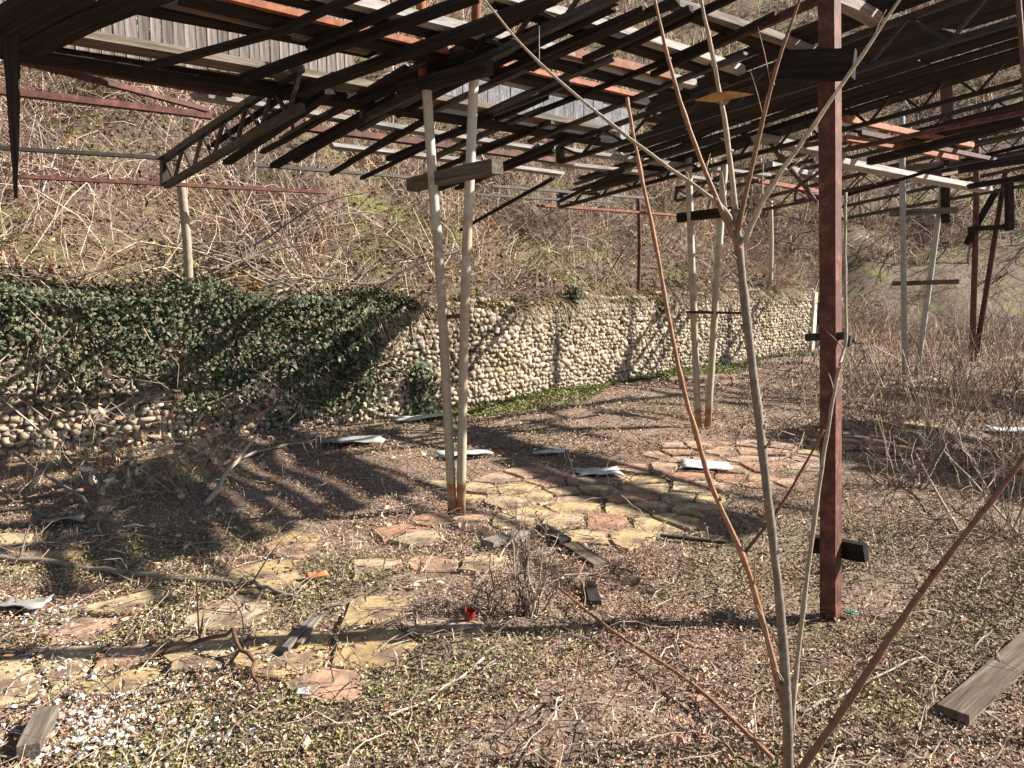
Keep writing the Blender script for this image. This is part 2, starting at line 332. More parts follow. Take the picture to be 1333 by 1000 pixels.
for (i, j), c in sites.items():
    u, v = proj((c[0], c[1], 0)); kind = None
    for (zx, zy, rx, ry, k) in zones:
        if ((u - zx) / rx) ** 2 + ((v - zy) / ry) ** 2 < 1.45: kind = k; break
    if not kind: continue
    if kind == 'y' and random.random() < .12: kind = 'r'
    poly = [c + np.array(q) * .5 for q in ((-1, -1), (1, -1), (1, 1), (-1, 1))]
    for di in (-2, -1, 0, 1, 2):
        for dj in (-2, -1, 0, 1, 2):
            o = sites.get((i + di, j + dj))
            if (di or dj) and o is not None:
                d = o - c; L = np.linalg.norm(d); poly = clip(poly, c + d / 2 - d / L * .012, d / L)
    if len(poly) < 3: continue
    cz = float(gz(*c)); slab_polys.append(np.array(poly)); n = len(poly)
    # roughen the outline, then cap + bevelled rim
    rough = []
    for a, b in zip(poly, poly[1:] + poly[:1]):
        rough += [a * .97 + c * .03, (a + b) / 2 * (1 - .01) + c * .01 + np.array([random.uniform(-.012, .012), random.uniform(-.012, .012)])]
    n = len(rough); V = []; tilt = (random.uniform(-.02, .02), random.uniform(-.02, .02)); top = .016 + random.uniform(-.006, .006)
    for k_, h_ in ((1.0, -.05), (1.0, top - .008), (.955, top)):
        for q in rough:
            d = (q - c) * k_; V.append((d[0], d[1], h_ + d[0] * tilt[0] + d[1] * tilt[1]))
    Fc = [tuple(range(2 * n, 3 * n))]
    for l in (0, 1):
        for q in range(n): Fc.append((l * n + q, l * n + (q + 1) % n, (l + 1) * n + (q + 1) % n, (l + 1) * n + q))
    me = bpy.data.meshes.new('slab'); me.from_pydata(V, [], Fc); me.materials.append(M['slab_yellow' if kind == 'y' else 'slab_red']); me.update()
    put('slab', me, paving, (c[0], c[1], cz))
def in_slabs(P, grow=.96):
    m = np.zeros(len(P), bool)
    for poly in slab_polys:
        c = poly.mean(0); q = c + (poly - c) * grow; ins = np.ones(len(P), bool)
        for a, b in zip(q, np.roll(q, -1, axis=0)): ins &= (b[0] - a[0]) * (P[:, 1] - a[1]) - (b[1] - a[1]) * (P[:, 0] - a[0]) >= 0
        m |= ins
    return m

# ------------------------------------------------------------------ stone wall
wall = thing('stone_wall', (*wpt(SE / 2), 0), 'long retaining wall of pale river cobbles holding up the brushy hillside', 'wall')
ws = np.linspace(0, SE, 90); wp = wpt(ws); wd = wdir(ws); wn = np.stack([wd[:, 1], -wd[:, 0]], -1)   # towards the terrace
hh = whgt(ws); rows = []
for off, z in ((-.0, -.2), (0, None), (-.45, None), (-.45, -.2)):
    zz = np.full(len(ws), z) if z is not None else hh - .04
    rows.append(np.concatenate([wp + wn * off, zz[:, None]], 1))
A = np.stack(rows + [rows[0]], 1) - np.array(wall.location)
put('mortar_core', grid_mesh('mortar_core', A[:, ::-1].copy(), 'mortar'), wall, wall.location)
def stone_variant(k):
    bm = bmesh.new(); bmesh.ops.create_cube(bm, size=2); bmesh.ops.subdivide_edges(bm, edges=bm.edges[:], cuts=1, use_grid_fill=True)
    r_ = random.Random(k)
    for v in bm.verts:
        c = v.co.copy(); n = c.normalized(); v.co = (n * .72 + c * .28) * .86; v.co += Vector([r_.uniform(-.19, .19) for _ in range(3)])
    V = np.array([v.co[:] for v in bm.verts]); Fq = np.array([[v.index for v in f.verts] for f in bm.faces]); bm.free(); return V, Fq
svar = [stone_variant(k) for k in range(14)]
smesh = [mesh_np('stone', V, Fq, 'stone_single', True) for V, Fq in svar]
def ivy_cover(s, h):                                                   # h = height share 0..1
    a = np.interp(s, [0, S[1], S[3], S[4], S[5] - .35, S[5] + .15, S[5] + .5], [.75, .78, .86, .9, .75, .25, 0])
    n = .5 + .25 * np.sin(2.1 * s + 3 * h) + .25 * np.sin(4.7 * s - 6 * h + 1.3)
    left = np.clip((S[3] - s) / 2.5, 0, 1)
    g = .5 + .5 * np.sin(7.3 * s + 4 * h) * np.sin(9.1 * h + 2.2 * s)
    low = np.clip((s - S[2]) / 1.2, 0, 1); h = h + .35 * low * (.4 + .6 * n)
    return a * np.clip((h - .5 * (.35 + .65 * left) * (.5 + .9 * n)) * 2.2 + .12, 0, 1) * np.clip(-.05 + 1.1 * g + 1.0 * (h - .55), 0, 1)
stones = []; z = .0
while z < 1.62:
    rh = random.uniform(.05, .084); s = random.uniform(-.1, .1)
    while s < SE:
        big = random.random() < .07; w_ = rh * random.choice([.8, 1.0, 1.2, 1.5, 1.9]) * random.uniform(.8, 1.2) * (1.35 if big else 1); sc = s + w_ / 2
        if z + rh * .5 < float(whgt(sc)):
            stones.append((sc, z + rh / 2 + random.uniform(-.02, .02), w_ * .62, rh * random.uniform(.5, .7) * (1.5 if big else 1)))
        s += w_ * .98
    z += rh * .93
cand = []
for st in stones:
    p = wpt(st[0]); u, v = proj((p[0], p[1], st[1])); sees = (-10 < u < 1343) and ivy_cover(st[0], st[1] / float(whgt(st[0]))) < .35
    cand.append((st[2] * st[3] / (p[1] ** 2) if sees else -1))
order = np.argsort(cand)[::-1]; single = set(order[:300].tolist())
restV, restF, off = [], [], 0
for k, (s, zc, hw, hhh) in enumerate(stones):
    p = wpt(s); d = wdir(s); vi = random.randrange(14); nrm = np.array([d[1], -d[0]])
    dp = random.uniform(.05, .066); out = random.uniform(-.018, .026); rot = Matrix(((d[0], nrm[0], 0), (d[1], nrm[1], 0), (0, 0, 1))).to_4x4()
    loc = Vector((p[0] + nrm[0] * out, p[1] + nrm[1] * out, zc)); roll = Matrix.Rotation(random.uniform(-.35, .35), 4, 'Y')
    sc = Vector((hw, dp, hhh)) * .98
    if k in single:
        o = bpy.data.objects.new('stone', smesh[vi]); link(o, wall, loc - wall.location); o.rotation_euler = (rot @ roll).to_euler(); o.scale = sc
    else:
        m = np.array((rot @ roll).to_3x3()); V = (svar[vi][0] * np.array(sc)) @ m.T + np.array(loc - wall.location)
        restV.append(V); restF.append(svar[vi][1] + off); off += len(V)
tag(put('cobble_infill', mesh_np('cobble_infill', np.concatenate(restV), np.concatenate(restF), 'stone_mass', True), wall, wall.location), kind='stuff')
ed = Vector((*wdir(SE), 0)); en = Vector((ed.y, -ed.x, 0)); ep = Vector((*wpt(SE), 0))
beam('end_pier', ep + ed * .09 - en * .18 + Vector((0, 0, -.1)), ep + ed * .09 - en * .18 + Vector((0, 0, 1.5)), .2, .56, 'plaster', wall, up=en)

# ------------------------------------------------------------------ ivy on the wall
def ivy_mass(n, fs, fh, thick):
    s = fs(n); h = fh(n); keep = rng.random(n) < ivy_cover(s, h) * 1.1; s, h = s[keep], h[keep]
    p = wpt(s); d = wdir(s); nr = np.stack([d[:, 1], -d[:, 0]], -1); o = .04 + rng.random(len(s)) ** 2 * thick * (.35 + .65 * h)
    P = np.concatenate([p + nr * o[:, None], (h * whgt(s))[:, None] + .02], 1)
    N = np.concatenate([nr, np.full((len(s), 1), .35)], 1) + rng.normal(0, .5, (len(s), 3))
    return P, N
P, N = ivy_mass(31000, lambda n: rng.uniform(0, S[5] + .7, n), lambda n: rng.uniform(.03, 1.05, n), .22)
n2 = 11000; s2 = rng.uniform(0, S[5] + .5, n2); dd = rng.random(n2) ** 1.5 * (.95 - .6 * s2 / S[5]); q = hill(s2, dd - .12)
q[:, 2] += .02 + rng.random(n2) * .16 * (1 + np.sin(3 * s2)) ; P = np.concatenate([P, q]); N = np.concatenate([N, rand_nrm(n2, .55)])
V, Fc = scatter(*IVY_T, P, rotmats(N, rng.uniform(0, 6.28, len(P))), rng.uniform(.024, .055, len(P)))
ivy = thing('ivy', (*wpt(S[2]), 0), 'dark evergreen ivy sheet covering the shaded stretch of cobble wall', 'ivy')
put('foliage', mesh_np('foliage', V - np.array(ivy.location), Fc, 'ivy'), ivy, ivy.location)
sv = []
for k in range(60):
    s0 = random.uniform(.2, S[5]); pts = []
    for i in range(6):
        s_ = s0 + random.uniform(-.12, .12) * i; h_ = .98 - i * random.uniform(.1, .17)
        p = wpt(s_); d = wdir(s_); pts.append((p[0] + d[1] * .09, p[1] - d[0] * .09, max(.05, h_ * float(whgt(s_)))))
    sv.append(tube_data(pts, [.008] * 6, 4))
off = 0; VV = []; FF = []
for a, b in sv: VV += [v - ivy.location for v in a]; FF += [tuple(i + off for i in f) for f in b]; off += len(a)
tag(put('runner_stems', mesh_np('runner_stems', VV, FF, 'twig'), ivy, ivy.location), kind='stuff')
def tuft(px, py, depth_s, r, n, label):
    p = wpt(depth_s); d = wdir(depth_s); c = Vector((p[0] + d[1] * .1, p[1] - d[0] * .1, 0)); zc = at(px, py, c.y).z
    o = thing('ivy_tuft', (c.x, c.y, 0), label, 'ivy', 'ivy tufts rooted in the cobble wall')
    Q = rng.normal(0, 1, (n, 3)) * np.array([r * .6, r * .35, r]); Q[:, 2] += zc; Q += np.array([c.x, c.y, 0])
    N = rng.normal(0, .5, (n, 3)) + np.array([d[1], -d[0], .3])
    V, Fc = scatter(*IVY_T, Q, rotmats(N, rng.uniform(0, 6.28, n)), rng.uniform(.04, .08, n))
    put('foliage', mesh_np('foliage', V - np.array(o.location), Fc, 'ivy'), o, o.location)
    tube('stem', [(c.x, c.y + .02, max(.02, zc - 1.2 * r)), (c.x, c.y, zc), (c.x, c.y, zc + r)], .008, 'twig', o, 5)
def s_at(px): return float(np.interp(px, [w[0] for w in wall_px], S))
tuft(535, 500, s_at(538), .16, 420, 'small upright ivy tuft on the sunlit cobbles just past the ivy sheet')
tuft(452, 470, s_at(455), .3, 700, 'ragged ivy curtain hanging at the edge of the sunlit cobbles')
tuft(850, 398, s_at(850), .12, 200, 'little ivy tuft on the top of the bare cobble wall')
tuft(735, 388, s_at(735), .12, 260, 'low ivy cushion at the wall top above the hollow')

# ------------------------------------------------------------------ the ruined shelter
shel = thing('ruined_shelter', (R0.x, R0.y, 0), 'ruined open shelter of rusty steel posts and bare timber roof members', 'shelter')
def dn(p, d): return Vector((p[0], p[1], p[2] - d))
def member(a, b, w, h, mat, name, dz=0.0, ext=0.0, **k):
    p, q = R(*a, dz), R(*b, dz); d = (q - p).normalized(); k.setdefault('wob', .014 if w > .055 else .006); k.setdefault('ragged', .04 if w > .055 else .012); return beam(name, p - d * ext, q + d * ext, w, h, mat, shel, up=RN, **k)
# -- purlins: timber and steel laid along the shelter, from the ridge side down to the eave
PUR = [((-60, 43), (800, 182), .12, .15, 'wood_dark_shaded', 'purlin'), ((-60, 24), (800, 170), .13, .05, 'wood', 'batten'),  # a batten over a dark purlin paints a lit face and shaded underside
       ((120, -10), (480, 68), .10, .07, 'wood_dark_shaded', 'purlin'), ((120, -18), (480, 60), .11, .05, 'wood', 'batten'), ((480, 62), (760, 124), .09, .05, 'wood_white', 'batten'),
       ((250, -14), (830, 124), .035, .04, 'rust_orange', 'steel_angle'), ((240, -8), (840, 134), .1, .09, 'wood_dark_shaded', 'purlin'), ((330, -14), (760, 84), .08, .09, 'wood_dark_shaded', 'purlin'),
       ((400, -14), (900, 112), .08, .055, 'wood_white', 'batten'), ((400, -4), (900, 122), .08, .08, 'wood_dark_shaded', 'purlin'),
       ((700, 60), (872, 100), .045, .06, 'rust_orange', 'steel_angle'),
       ((640, -8), (965, 93), .08, .055, 'wood_white', 'batten'), ((640, 0), (965, 101), .08, .07, 'wood_dark_shaded', 'purlin'),
       ((880, 4), (1056, 69), .07, .05, 'wood_grey', 'batten'), ((880, 13), (1056, 78), .07, .07, 'wood_dark_shaded', 'purlin'),
       ((1060, -12), (1140, 28), .08, .08, 'wood_grey', 'purlin'),
       ((250, 126), (720, 196), .09, .035, 'wood_white', 'purlin'),
       ((380, 163), (745, 214), .06, .05, 'rust', 'steel_angle'),
       ((430, 191), (730, 226), .09, .035, 'wood_white', 'purlin'),
       ((700, 190), (1000, 229), .09, .035, 'wood_white', 'purlin'),
       ((720, 211), (925, 236), .09, .035, 'wood_white', 'purlin'),
       ((1085, 211), (1285, 246), .16, .07, 'wood_white', 'purlin'),
       ((985, 181), (1070, 196), .14, .06, 'wood_white', 'purlin'),
       ((1000, 214), (1075, 236), .14, .06, 'wood_white', 'purlin'),
       ((-40, 64), (302, 122), .04, .04, 'rust', 'steel_angle'), ((25, 80), (270, 143), .035, .035, 'rust', 'steel_rod'),
       ((-40, 114), (275, 152), .04, .045, 'rust', 'steel_angle'), ((-30, 190), (230, 208), .03, .03, 'char', 'steel_rod'),
       ((25, 229), (425, 251), .035, .035, 'rust', 'steel_rod'), ((330, 214), (560, 234), .03, .03, 'char', 'steel_rod'),
       ((640, 243), (850, 258), .03, .03, 'char', 'steel_rod'), ((700, 268), (890, 281), .05, .03, 'rust_orange', 'steel_rod'),
       ((620, 253), (800, 264), .025, .025, 'char', 'steel_rod'),
       ((985, 236), (1070, 250), .05, .05, 'rust_orange', 'steel_angle'), ((1100, 154), (1265, 190), .05, .06, 'rust_orange', 'steel_angle'),
       ((1100, 180), (1245, 206), .05, .06, 'rust_orange', 'steel_angle'), ((1120, 172), (1300, 210), .05, .05, 'rust', 'steel_angle')]
for a, b, w, h, m, nm in PUR: member(a, b, w, h, m, nm)
# -- rafters: timber down the slope, laid below the purlins
RAF = [((-30, 66), (100, -20), .22, .06, 'wood_dark_shaded'), ((40, 62), (205, -12), .17, .06, 'wood_dark_shaded'),
       ((190, 86), (385, 36), .045, .05, 'wood_dark_shaded'), ((375, 38), (470, -8), .05, .05, 'wood_dark_shaded'),
       ((318, 106), (620, -8), .09, .06, 'wood_dark_shaded'), ((390, 122), (720, -6), .11, .07, 'wood_dark_shaded'),
       ((470, 132), (800, -4), .1, .06, 'wood_dark_shaded'), 
       ((297, 213), (428, 117), .1, .05, 'wood_dark_shaded'), ((358, 218), (520, 122), .12, .05, 'wood_dark_shaded'),
       ((278, 190), (385, 112), .04, .04, 'wood_dark_shaded'), ((306, 186), (412, 118), .045, .04, 'wood_dark_shaded'),
       ((455, 212), (560, 152), .06, .05, 'wood_dark_shaded'), ((505, 208), (640, 152), .07, .05, 'wood_dark_shaded'), ((470, 232), (600, 168), .05, .04, 'wood_dark_shaded'),
       ((690, 90), (880, 0), .1, .05, 'wood_dark_shaded'), ((640, 100), (840, 14), .07, .05, 'wood_dark_shaded'), ((400, 60), (560, -10), .07, .05, 'wood_dark_shaded'), ((385, 210), (470, 156), .07, .05, 'wood_dark_shaded'), ((430, 226), (520, 172), .05, .05, 'wood_dark_shaded'), ((560, 226), (700, 166), .06, .05, 'wood_dark_shaded'), ((600, 240), (740, 178), .07, .05, 'wood_dark_shaded'), ((760, 78), (900, 12), .07, .05, 'wood_dark_shaded'), ((812, 64), (960, -8), .06, .05, 'wood_dark_shaded'),
       ((850, 98), (1010, 18), .06, .05, 'wood_dark_shaded'), ((930, 60), (1080, -8), .06, .06, 'rust'), ((560, 250), (720, 190), .07, .05, 'wood_dark_shaded'),
       ((600, 300), (720, 232), .05, .04, 'wood_dark_shaded'), ((728, 262), (812, 222), .05, .04, 'wood_dark_shaded')]
for a, b, w, h, m in RAF: member(a, b, w if a[0] < 100 else max(.035, w * .68), h * .8, m, 'rafter', -.085)
for k in range(20):
    x0, y0 = random.uniform(330, 800), random.uniform(150, 255)
    if y0 > 205 and x0 < 520: continue
    p = R(x0, y0, -.05); q = p + D2 * random.uniform(.8, 2.2); q.z = rz(q.x, q.y) - .05; beam('slat', p, q, random.uniform(.03, .07), .03, random.choice(['wood_dark_shaded', 'char']), shel, up=RN, wob=.015, ragged=.05)
for k in range(12):
    x0, y0 = random.uniform(880, 1300), random.uniform(150, 235); p = R(x0, y0, .1); d = random.choice((D2, D1)); q = p + d * random.uniform(.8, 2.6); q.z = rz(q.x, q.y) + .1 + random.uniform(-.2, .2); beam('slat', p, q, random.uniform(.03, .08), .04, random.choice(['wood_dark_shaded', 'char', 'rust']), shel, up=RN, wob=.015, ragged=.05)
# -- roof boards still nailed on, with gaps
E = R(1090, 160); BW = .262
def dline(P, v): return Vector((P.x + D2.x * v, P.y + D2.y * v, rz(P.x + D2.x * v, P.y + D2.y * v) + .07))
def board_run(E, n, v0, v1, pitch, gap, mats, keep=1.0):
    for k in range(n):
        P = E - D1 * (k * pitch)
        a = v0(k); stop = v1(k)
        while a < stop - .3:
            b = min(stop, a + random.uniform(1.6, 3.2))
            if random.random() < keep:
                j = random.uniform(-.015, .015); P2 = P + D1 * j
                beam('roof_board', dline(P2, a), dline(P2, b - .01), pitch - gap * random.uniform(.1, 1.3), .02, random.choice(mats), shel, up=RN, wob=.014, ragged=.06)
            a = b
def edge_v(P):                                                        # v where the run leaves the sheltered side
    return 1.55
board_run(E, 10, lambda k: [-3.1, -2.9, -2.6, -1.9, -1.5, -1.2, -.9, -.7, -.5, .2][k] + random.uniform(-.2, .2), lambda k: 2.0 + .08 * k, BW, .1, ['wood_dark_shaded'])
# the farther bays
board_run(R(1250, 176), 3, lambda k: -.6 + random.uniform(-.2, .2), lambda k: 4.2, .3, .06, ['wood_dark_shaded'], .9)
board_run(dline(R(1333, 150), 3.5) + D1 * 4.5, 9, lambda k: -2.2, lambda k: 3.2, .3, .05, ['wood_dark_shaded'], .9)
board_run(dline(R(1333, 150), 3.0) + D1 * 8.2, 7, lambda k: -2.6, lambda k: 3.2, .3, .05, ['wood_dark_shaded'], .9)
# -- fascia of upright boards above the first purlin
fa, fb = R(-50, 26), R(470, 112); n = 34
for k in range(n):
    f = (k + .5) / n; p = fa.lerp(fb, f); wdt = (fb - fa).length / n
    t_ = (fb - fa).normalized(); back = Vector((-t_.y, t_.x, 0)) * .12
    b0 = p + back + Vector((0, 0, -.03)); hgt = .52 + random.uniform(-.02, .03)
    beam('fascia_board', b0, b0 + Vector((random.uniform(-.006, .006), 0, hgt)), .02, wdt - random.uniform(.002, .012), 'wood_grey', shel, up=t_, wob=.003)
fa, fb = R(545, 130), R(830, 180); n = 20
for k in range(n):
    f = (k + .5) / n; p = fa.lerp(fb, f); wdt = (fb - fa).length / n; t_ = (fb - fa).normalized(); back = Vector((-t_.y, t_.x, 0)) * .12
    b0 = p + back + Vector((0, 0, -.03)); beam('fascia_board', b0, b0 + Vector((0, 0, .33 + random.uniform(-.02, .02))), .02, wdt - .006, 'bitumen', shel, up=t_, wob=.003)
# -- trusses on the column lines
def truss(B, v0, v1, h, n, drop=.12, chord=.05, mat='rust', mid=0):
    p = Vector((B.x + D2.x * v0, B.y + D2.y * v0, 0)); q = Vector((B.x + D2.x * v1, B.y + D2.y * v1, 0))
    p.z = rz(p.x, p.y) - drop; q.z = rz(q.x, q.y) - drop
    t = put('truss', None, shel, (p + q) / 2)
    pb = dn(p, h * .55); qb = dn(q, h)
    beam('chord', p, q, chord, chord, mat, t); beam('chord', pb, qb, chord, chord, mat, t)
    for k in range(n):
        a = p.lerp(q, k / n); b = pb.lerp(qb, (k + .5) / n); c = p.lerp(q, (k + 1) / n)
        beam('web_bar', a, b, .022, .022, mat, t, segs=1, up=D1); beam('web_bar', b, c, .022, .022, mat, t, segs=1, up=D1)
    beam('end_plate', p, pb, .06, .06, mat, t, segs=1, up=D1)
    return t
col = [G(595, 668), G(915, 556), G(1186, 490), G(1268, 471)]

def truss_between(p, q, h0, h1, n, chord, mat):
    t = put('truss', None, shel, (p + q) / 2); pb, qb = dn(p, h0), dn(q, h1)
    beam('chord', p, q, chord, chord, mat, t); beam('chord', pb, qb, chord, chord, mat, t); beam('end_plate', p, pb, .09, .07, mat, t, segs=1, up=D1)
    for k in range(n):
        a = p.lerp(q, k / n); b = pb.lerp(qb, (k + .5) / n); c = p.lerp(q, (k + 1) / n)
        beam('web_bar', a, b, .025, .025, mat, t, segs=1, up=D1); beam('web_bar', b, c, .025, .025, mat, t, segs=1, up=D1)
truss_between(R(214, 208), R(392, 88), .22, .26, 6, .05, 'char')
truss(col[0], -1.0, 2.9, .2, 9, .02, .05, 'char')
truss(col[1], -2.2, 6, .3, 18, -.12, .04, 'char'); truss(col[1] + D1 * 2.1, -2.0, 6, .3, 16, -.3, .045, 'char')
truss(col[2], -3.0, 4, .45, 11, -.95, .06); truss(col[2] + D1 * 1.2, -3, 6, .45, 12, -1.2, .06, 'char'); truss(col[3], -3.4, 5, .5, 11, -1.1, .07, 'char')
truss(col[0] + D1 * 2.2, -1.2, 3.4, .28, 9, .05, .04, 'char')
# -- columns
def pipe(parent, pts, r, name='pipe', mat='pipe_paint'):
    w = [at(*p) for p in pts]; return tube(name, w, r, mat, parent, 10, 4, base=w[-1])
def column(name, B): return put(name, None, shel, B)
b = col[0]; c1 = column('pipe_column', b); y0 = b.y
pipe(c1, [(547, -60, y0 + .1), (549, 60, y0 + .1), (552, 112, y0 + .08)], .034, 'upper_pipe', 'rust_orange'); pipe(c1, [(555, 106, y0 + .06), (563, 232, y0 + .04), (575, 390, y0 + .02), (589, 669, y0)], .033)
pipe(c1, [(622, -60, y0 - .05), (620, 20, y0 - .05), (619, 60, y0 - .05)], .034, 'upper_pipe', 'rust_orange'); pipe(c1, [(619, 50, y0 - .05), (612, 222, y0 - .04), (605, 400, y0 - .02), (600, 670, y0)], .034)
beam('cross_block', at(536, 241, y0 + .30), at(648, 217, y0 - .42), .085, .09, 'wood', c1)
beam('cross_block', at(522, 118, y0 + .25), at(636, 86, y0 - .4), .07, .09, 'wood_dark_shaded', c1); beam('tie_bar', at(575, 413, y0 + .02), at(606, 411, y0 - .02), .02, .03, 'rust', c1, segs=1)
b = col[1]; c2 = column('pipe_column', b); y0 = b.y
pipe(c2, [(896, 205, y0 + .1), (900, 330, y0 + .07), (909, 557, y0)], .04); pipe(c2, [(944, 205, y0 - .1), (936, 320, y0 - .05), (921, 557, y0)], .04)
beam('cross_block', at(884, 284, y0 + .2), at(966, 274, y0 - .3), .1, .1, 'wood_dark_shaded', c2); beam('tie_bar', at(893, 406, y0), at(966, 408, y0 - .1), .03, .03, 'rust', c2, segs=1)
b = col[2]; c3 = column('pipe_column', b); y0 = b.y
pipe(c3, [(1174, 150, y0), (1175, 260, y0), (1178, 492, y0)], .05, mat='concrete'); pipe(c3, [(1233, 180, y0), (1222, 280, y0), (1193, 492, y0)], .05, mat='concrete')
for (a, b_, w) in (((1158, 278), (1246, 274), .1), ((1161, 369), (1248, 367), .085), ((1160, 222), (1264, 210), .1)): beam('cross_block', at(*a, y0 + .15), at(*b_, y0 - .35), w, w, 'wood_mid', c3)
beam('hanger', at(1231, 100, y0 - 1.5), at(1234, 208, y0 - 1.5), .12, .12, 'rust', c3); beam('hanger', at(1231, 206, y0 - .2), at(1231, 290, y0 - .2), .12, .1, 'wood_dark_shaded', c3)
b = col[3]; c4 = column('pipe_column', b); y0 = b.y
pipe(c4, [(1272, 180, y0), (1270, 300, y0), (1265, 472, y0)], .06, mat='rust'); pipe(c4, [(1310, 220, y0), (1297, 300, y0), (1269, 472, y0)], .06, mat='rust')
beam('cross_block', at(1260, 299, y0), at(1320, 294, y0 - .3), .14, .1, 'wood_dark_shaded', c4); beam('hanger', at(1313, 236, y0 - .3), at(1314, 300, y0 - .3), .14, .12, 'wood_dark_shaded', c4)
beam('brace', at(1296, 250, y0), at(1258, 318, y0), .1, .1, 'wood_dark_shaded', c4)
# square post of two welded angles
b = G(1082, 801); y0 = b.y; ps = put('square_post', None, shel, b); t0 = at(1079, -70, y0 + .02); ctr = (t0 + b) / 2
px_ = Vector((.86, .5, 0)); 
beam('shaft', b + Vector((0, 0, -.05)), t0, .085, .075, 'rust', ps, up=Vector((.75, -.66, 0)).normalized(), wob=.004, segs=10)
beam('cross_block', at(1016, 88, y0 + .04), at(1112, 82, y0 - .15), .07, .12, 'wood_dark_shaded', ps); beam('cross_block', at(1058, 708, y0 + .16), at(1128, 720, y0 - .06), .05, .085, 'wood_dark_shaded', ps)
beam('bracket', at(1049, 439, y0 + .08), at(1106, 437, y0 - .06), .04, .035, 'char', ps, segs=1); beam('bracket', at(1105, 437, y0 - .06), at(1105, 452, y0 - .06), .02, .02, 'char', ps, segs=1, up=D1)
# posts standing on the wall top
for nm, top, foot, sx, r, m in (('wall_post', (234, 226), (247, 398), 247, .045, 'bark_pale'), ('wall_post', (831, 255), (831, 380), 831, .035, 'rust'), ('wall_post', (1003, 262), (1003, 375), 1003, .05, 'bark_pale')):
    p = hill(s_at(sx), .18); y_ = float(p[1]); a, b = at(*top, y_ - .3), at(*foot, y_); tube(nm, [b - Vector((0, 0, .12)), b.lerp(a, .5) + Vector((.02, 0, 0)), a], r, m, shel, 8)
# splintered plank hanging from the eave corner, loose white conduit
hp = R(10, 20); beam('hanging_plank', at(11, 20, hp.y), at(22, 258, hp.y + .05), .10, .028, 'wood_dark_shaded', shel, up=Vector((0, -1, 0)), taper=.18, segs=6)
cf = R(60, 20).y - .08; tube('conduit', [at(30, 34, cf), at(52, 28, cf), at(76, 24, cf), at(100, 10, cf), at(112, -12, cf)], .011, 'plastic_white', shel, 8)
beam('fascia_batten', at(84, -20, cf + .08), at(85, 34, cf + .08), .035, .035, 'char', shel, up=D1)
# loose stub members between the far purlins
for a, b, w, m in (((1010, 196), (1062, 262), .05, 'rust'), ((1030, 250), (1095, 205), .04, 'rust'), ((880, 246), (1060, 208), .05, 'char'), ((760, 252), (900, 214), .04, 'char'),
                   ((1000, 170), (1075, 150), .06, 'wood_dark_shaded'), ((1090, 196), (1333, 148), .06, 'rust'), ((1130, 210), (1333, 158), .12, 'wood_dark_shaded'), ((1100, 255), (1230, 216), .05, 'wood_dark_shaded'), ((1250, 222), (1345, 206), .12, 'wood_dark_shaded'),
                   ((1260, 244), (1345, 230), .1, 'wood_dark_shaded')): member(a, b, w, w * .7, m, 'loose_bar', -.1)

# ------------------------------------------------------------------ saplings in front
def stem_path(pts, d0, d1): n = len(pts); return [at(x, y, d0 + (d1 - d0) * i / (n - 1)) for i, (x, y) in enumerate(pts)]
sb = Vector((.82, 2.2, 0)); sb.z = float(gz(sb.x, sb.y))
sap = thing('sapling', sb, 'many-stemmed leafless sapling with grey trunk and orange shoots before the square post', 'sapling')
def shoot(pts, d0, d1, r, mat, name='shoot', nodes=True, root=False):
    w = stem_path(pts, d0, d1)
    if root: w = [sb + Vector((random.uniform(-.03, .03), random.uniform(-.03, .03), -.05))] + w
    r *= .7; n = len(w); tp = .22 if name == 'trunk' else .55; rad = [r * (1 - tp * i / (n - 1)) for i in range(n)]
    pp, rr = smooth_path(w, rad, 5); rr = [x * (1.16 if i % 5 == 0 else .97) for i, x in enumerate(rr)]
    o = tube(name, pp, rr, mat, sap, 8, 1, jit=.0006)
    if nodes:
        pp, rr = smooth_path(w, rad, 5)
        for k in range(random.choice((2, 3, 4))):
            i = random.randrange(3, len(pp) - 2); q = pp[i]; tn = (pp[i + 1] - pp[i]).normalized(); d = (tn + Vector((random.uniform(-.9, .9), random.uniform(-.9, .9), random.uniform(-.2, .6)))).normalized() * random.uniform(.04, .16)
            tube('side_twig', [q, q + d * .5 + Vector((0, 0, .006)), q + d], [rr[i] * .3, rr[i] * .22, rr[i] * .1], mat, o, 5, 2)
        for i in range(4, len(pp) - 1, 5):
            q = pp[i]; side = Vector((random.choice((-1, 1)), random.uniform(-.5, .5), random.uniform(.3, 1))).normalized(); R_ = rr[i]
            tube('bud', [q, q + side * R_ * 1.3, q + side * R_ * 2.0], [R_ * .75, R_ * .7, R_ * .2], mat, o, 6, 2)
    return o
shoot([(1026, 1010), (1021, 860), (1004, 685), (986, 530), (971, 405), (962, 318), (957, 272)], 2.2, 2.16, .0195, 'bark_grey', 'trunk', root=True)
shoot([(958, 280), (946, 175), (926, 65), (906, -30)], 2.16, 2.1, .0115, 'bark_pale')
shoot([(960, 300), (984, 195), (1010, 90), (1052, -30)], 2.16, 2.05, .0105, 'bark_orange')
shoot([(970, 312), (1000, 250), (1060, 162), (1122, 72), (1188, -25)], 2.16, 2.0, .011, 'bark_pale')
shoot([(962, 325), (926, 243), (891, 150), (866, 60), (846, -30)], 2.16, 2.2, .011, 'bark_orange')
shoot([(955, 300), (936, 266), (822, 182), (702, 82), (620, -12)], 2.16, 2.3, .0095, 'bark_pale')
shoot([(1024, 960), (1012, 885), (990, 800), (966, 722), (927, 635), (905, 560), (886, 490), (868, 400), (852, 310), (832, 215), (816, 128)], 2.2, 2.35, .0155, 'bark_orange', root=True)
shoot([(967, 722), (1010, 668), (1046, 608), (1072, 560)], 2.25, 2.2, .008, 'bark_brown')
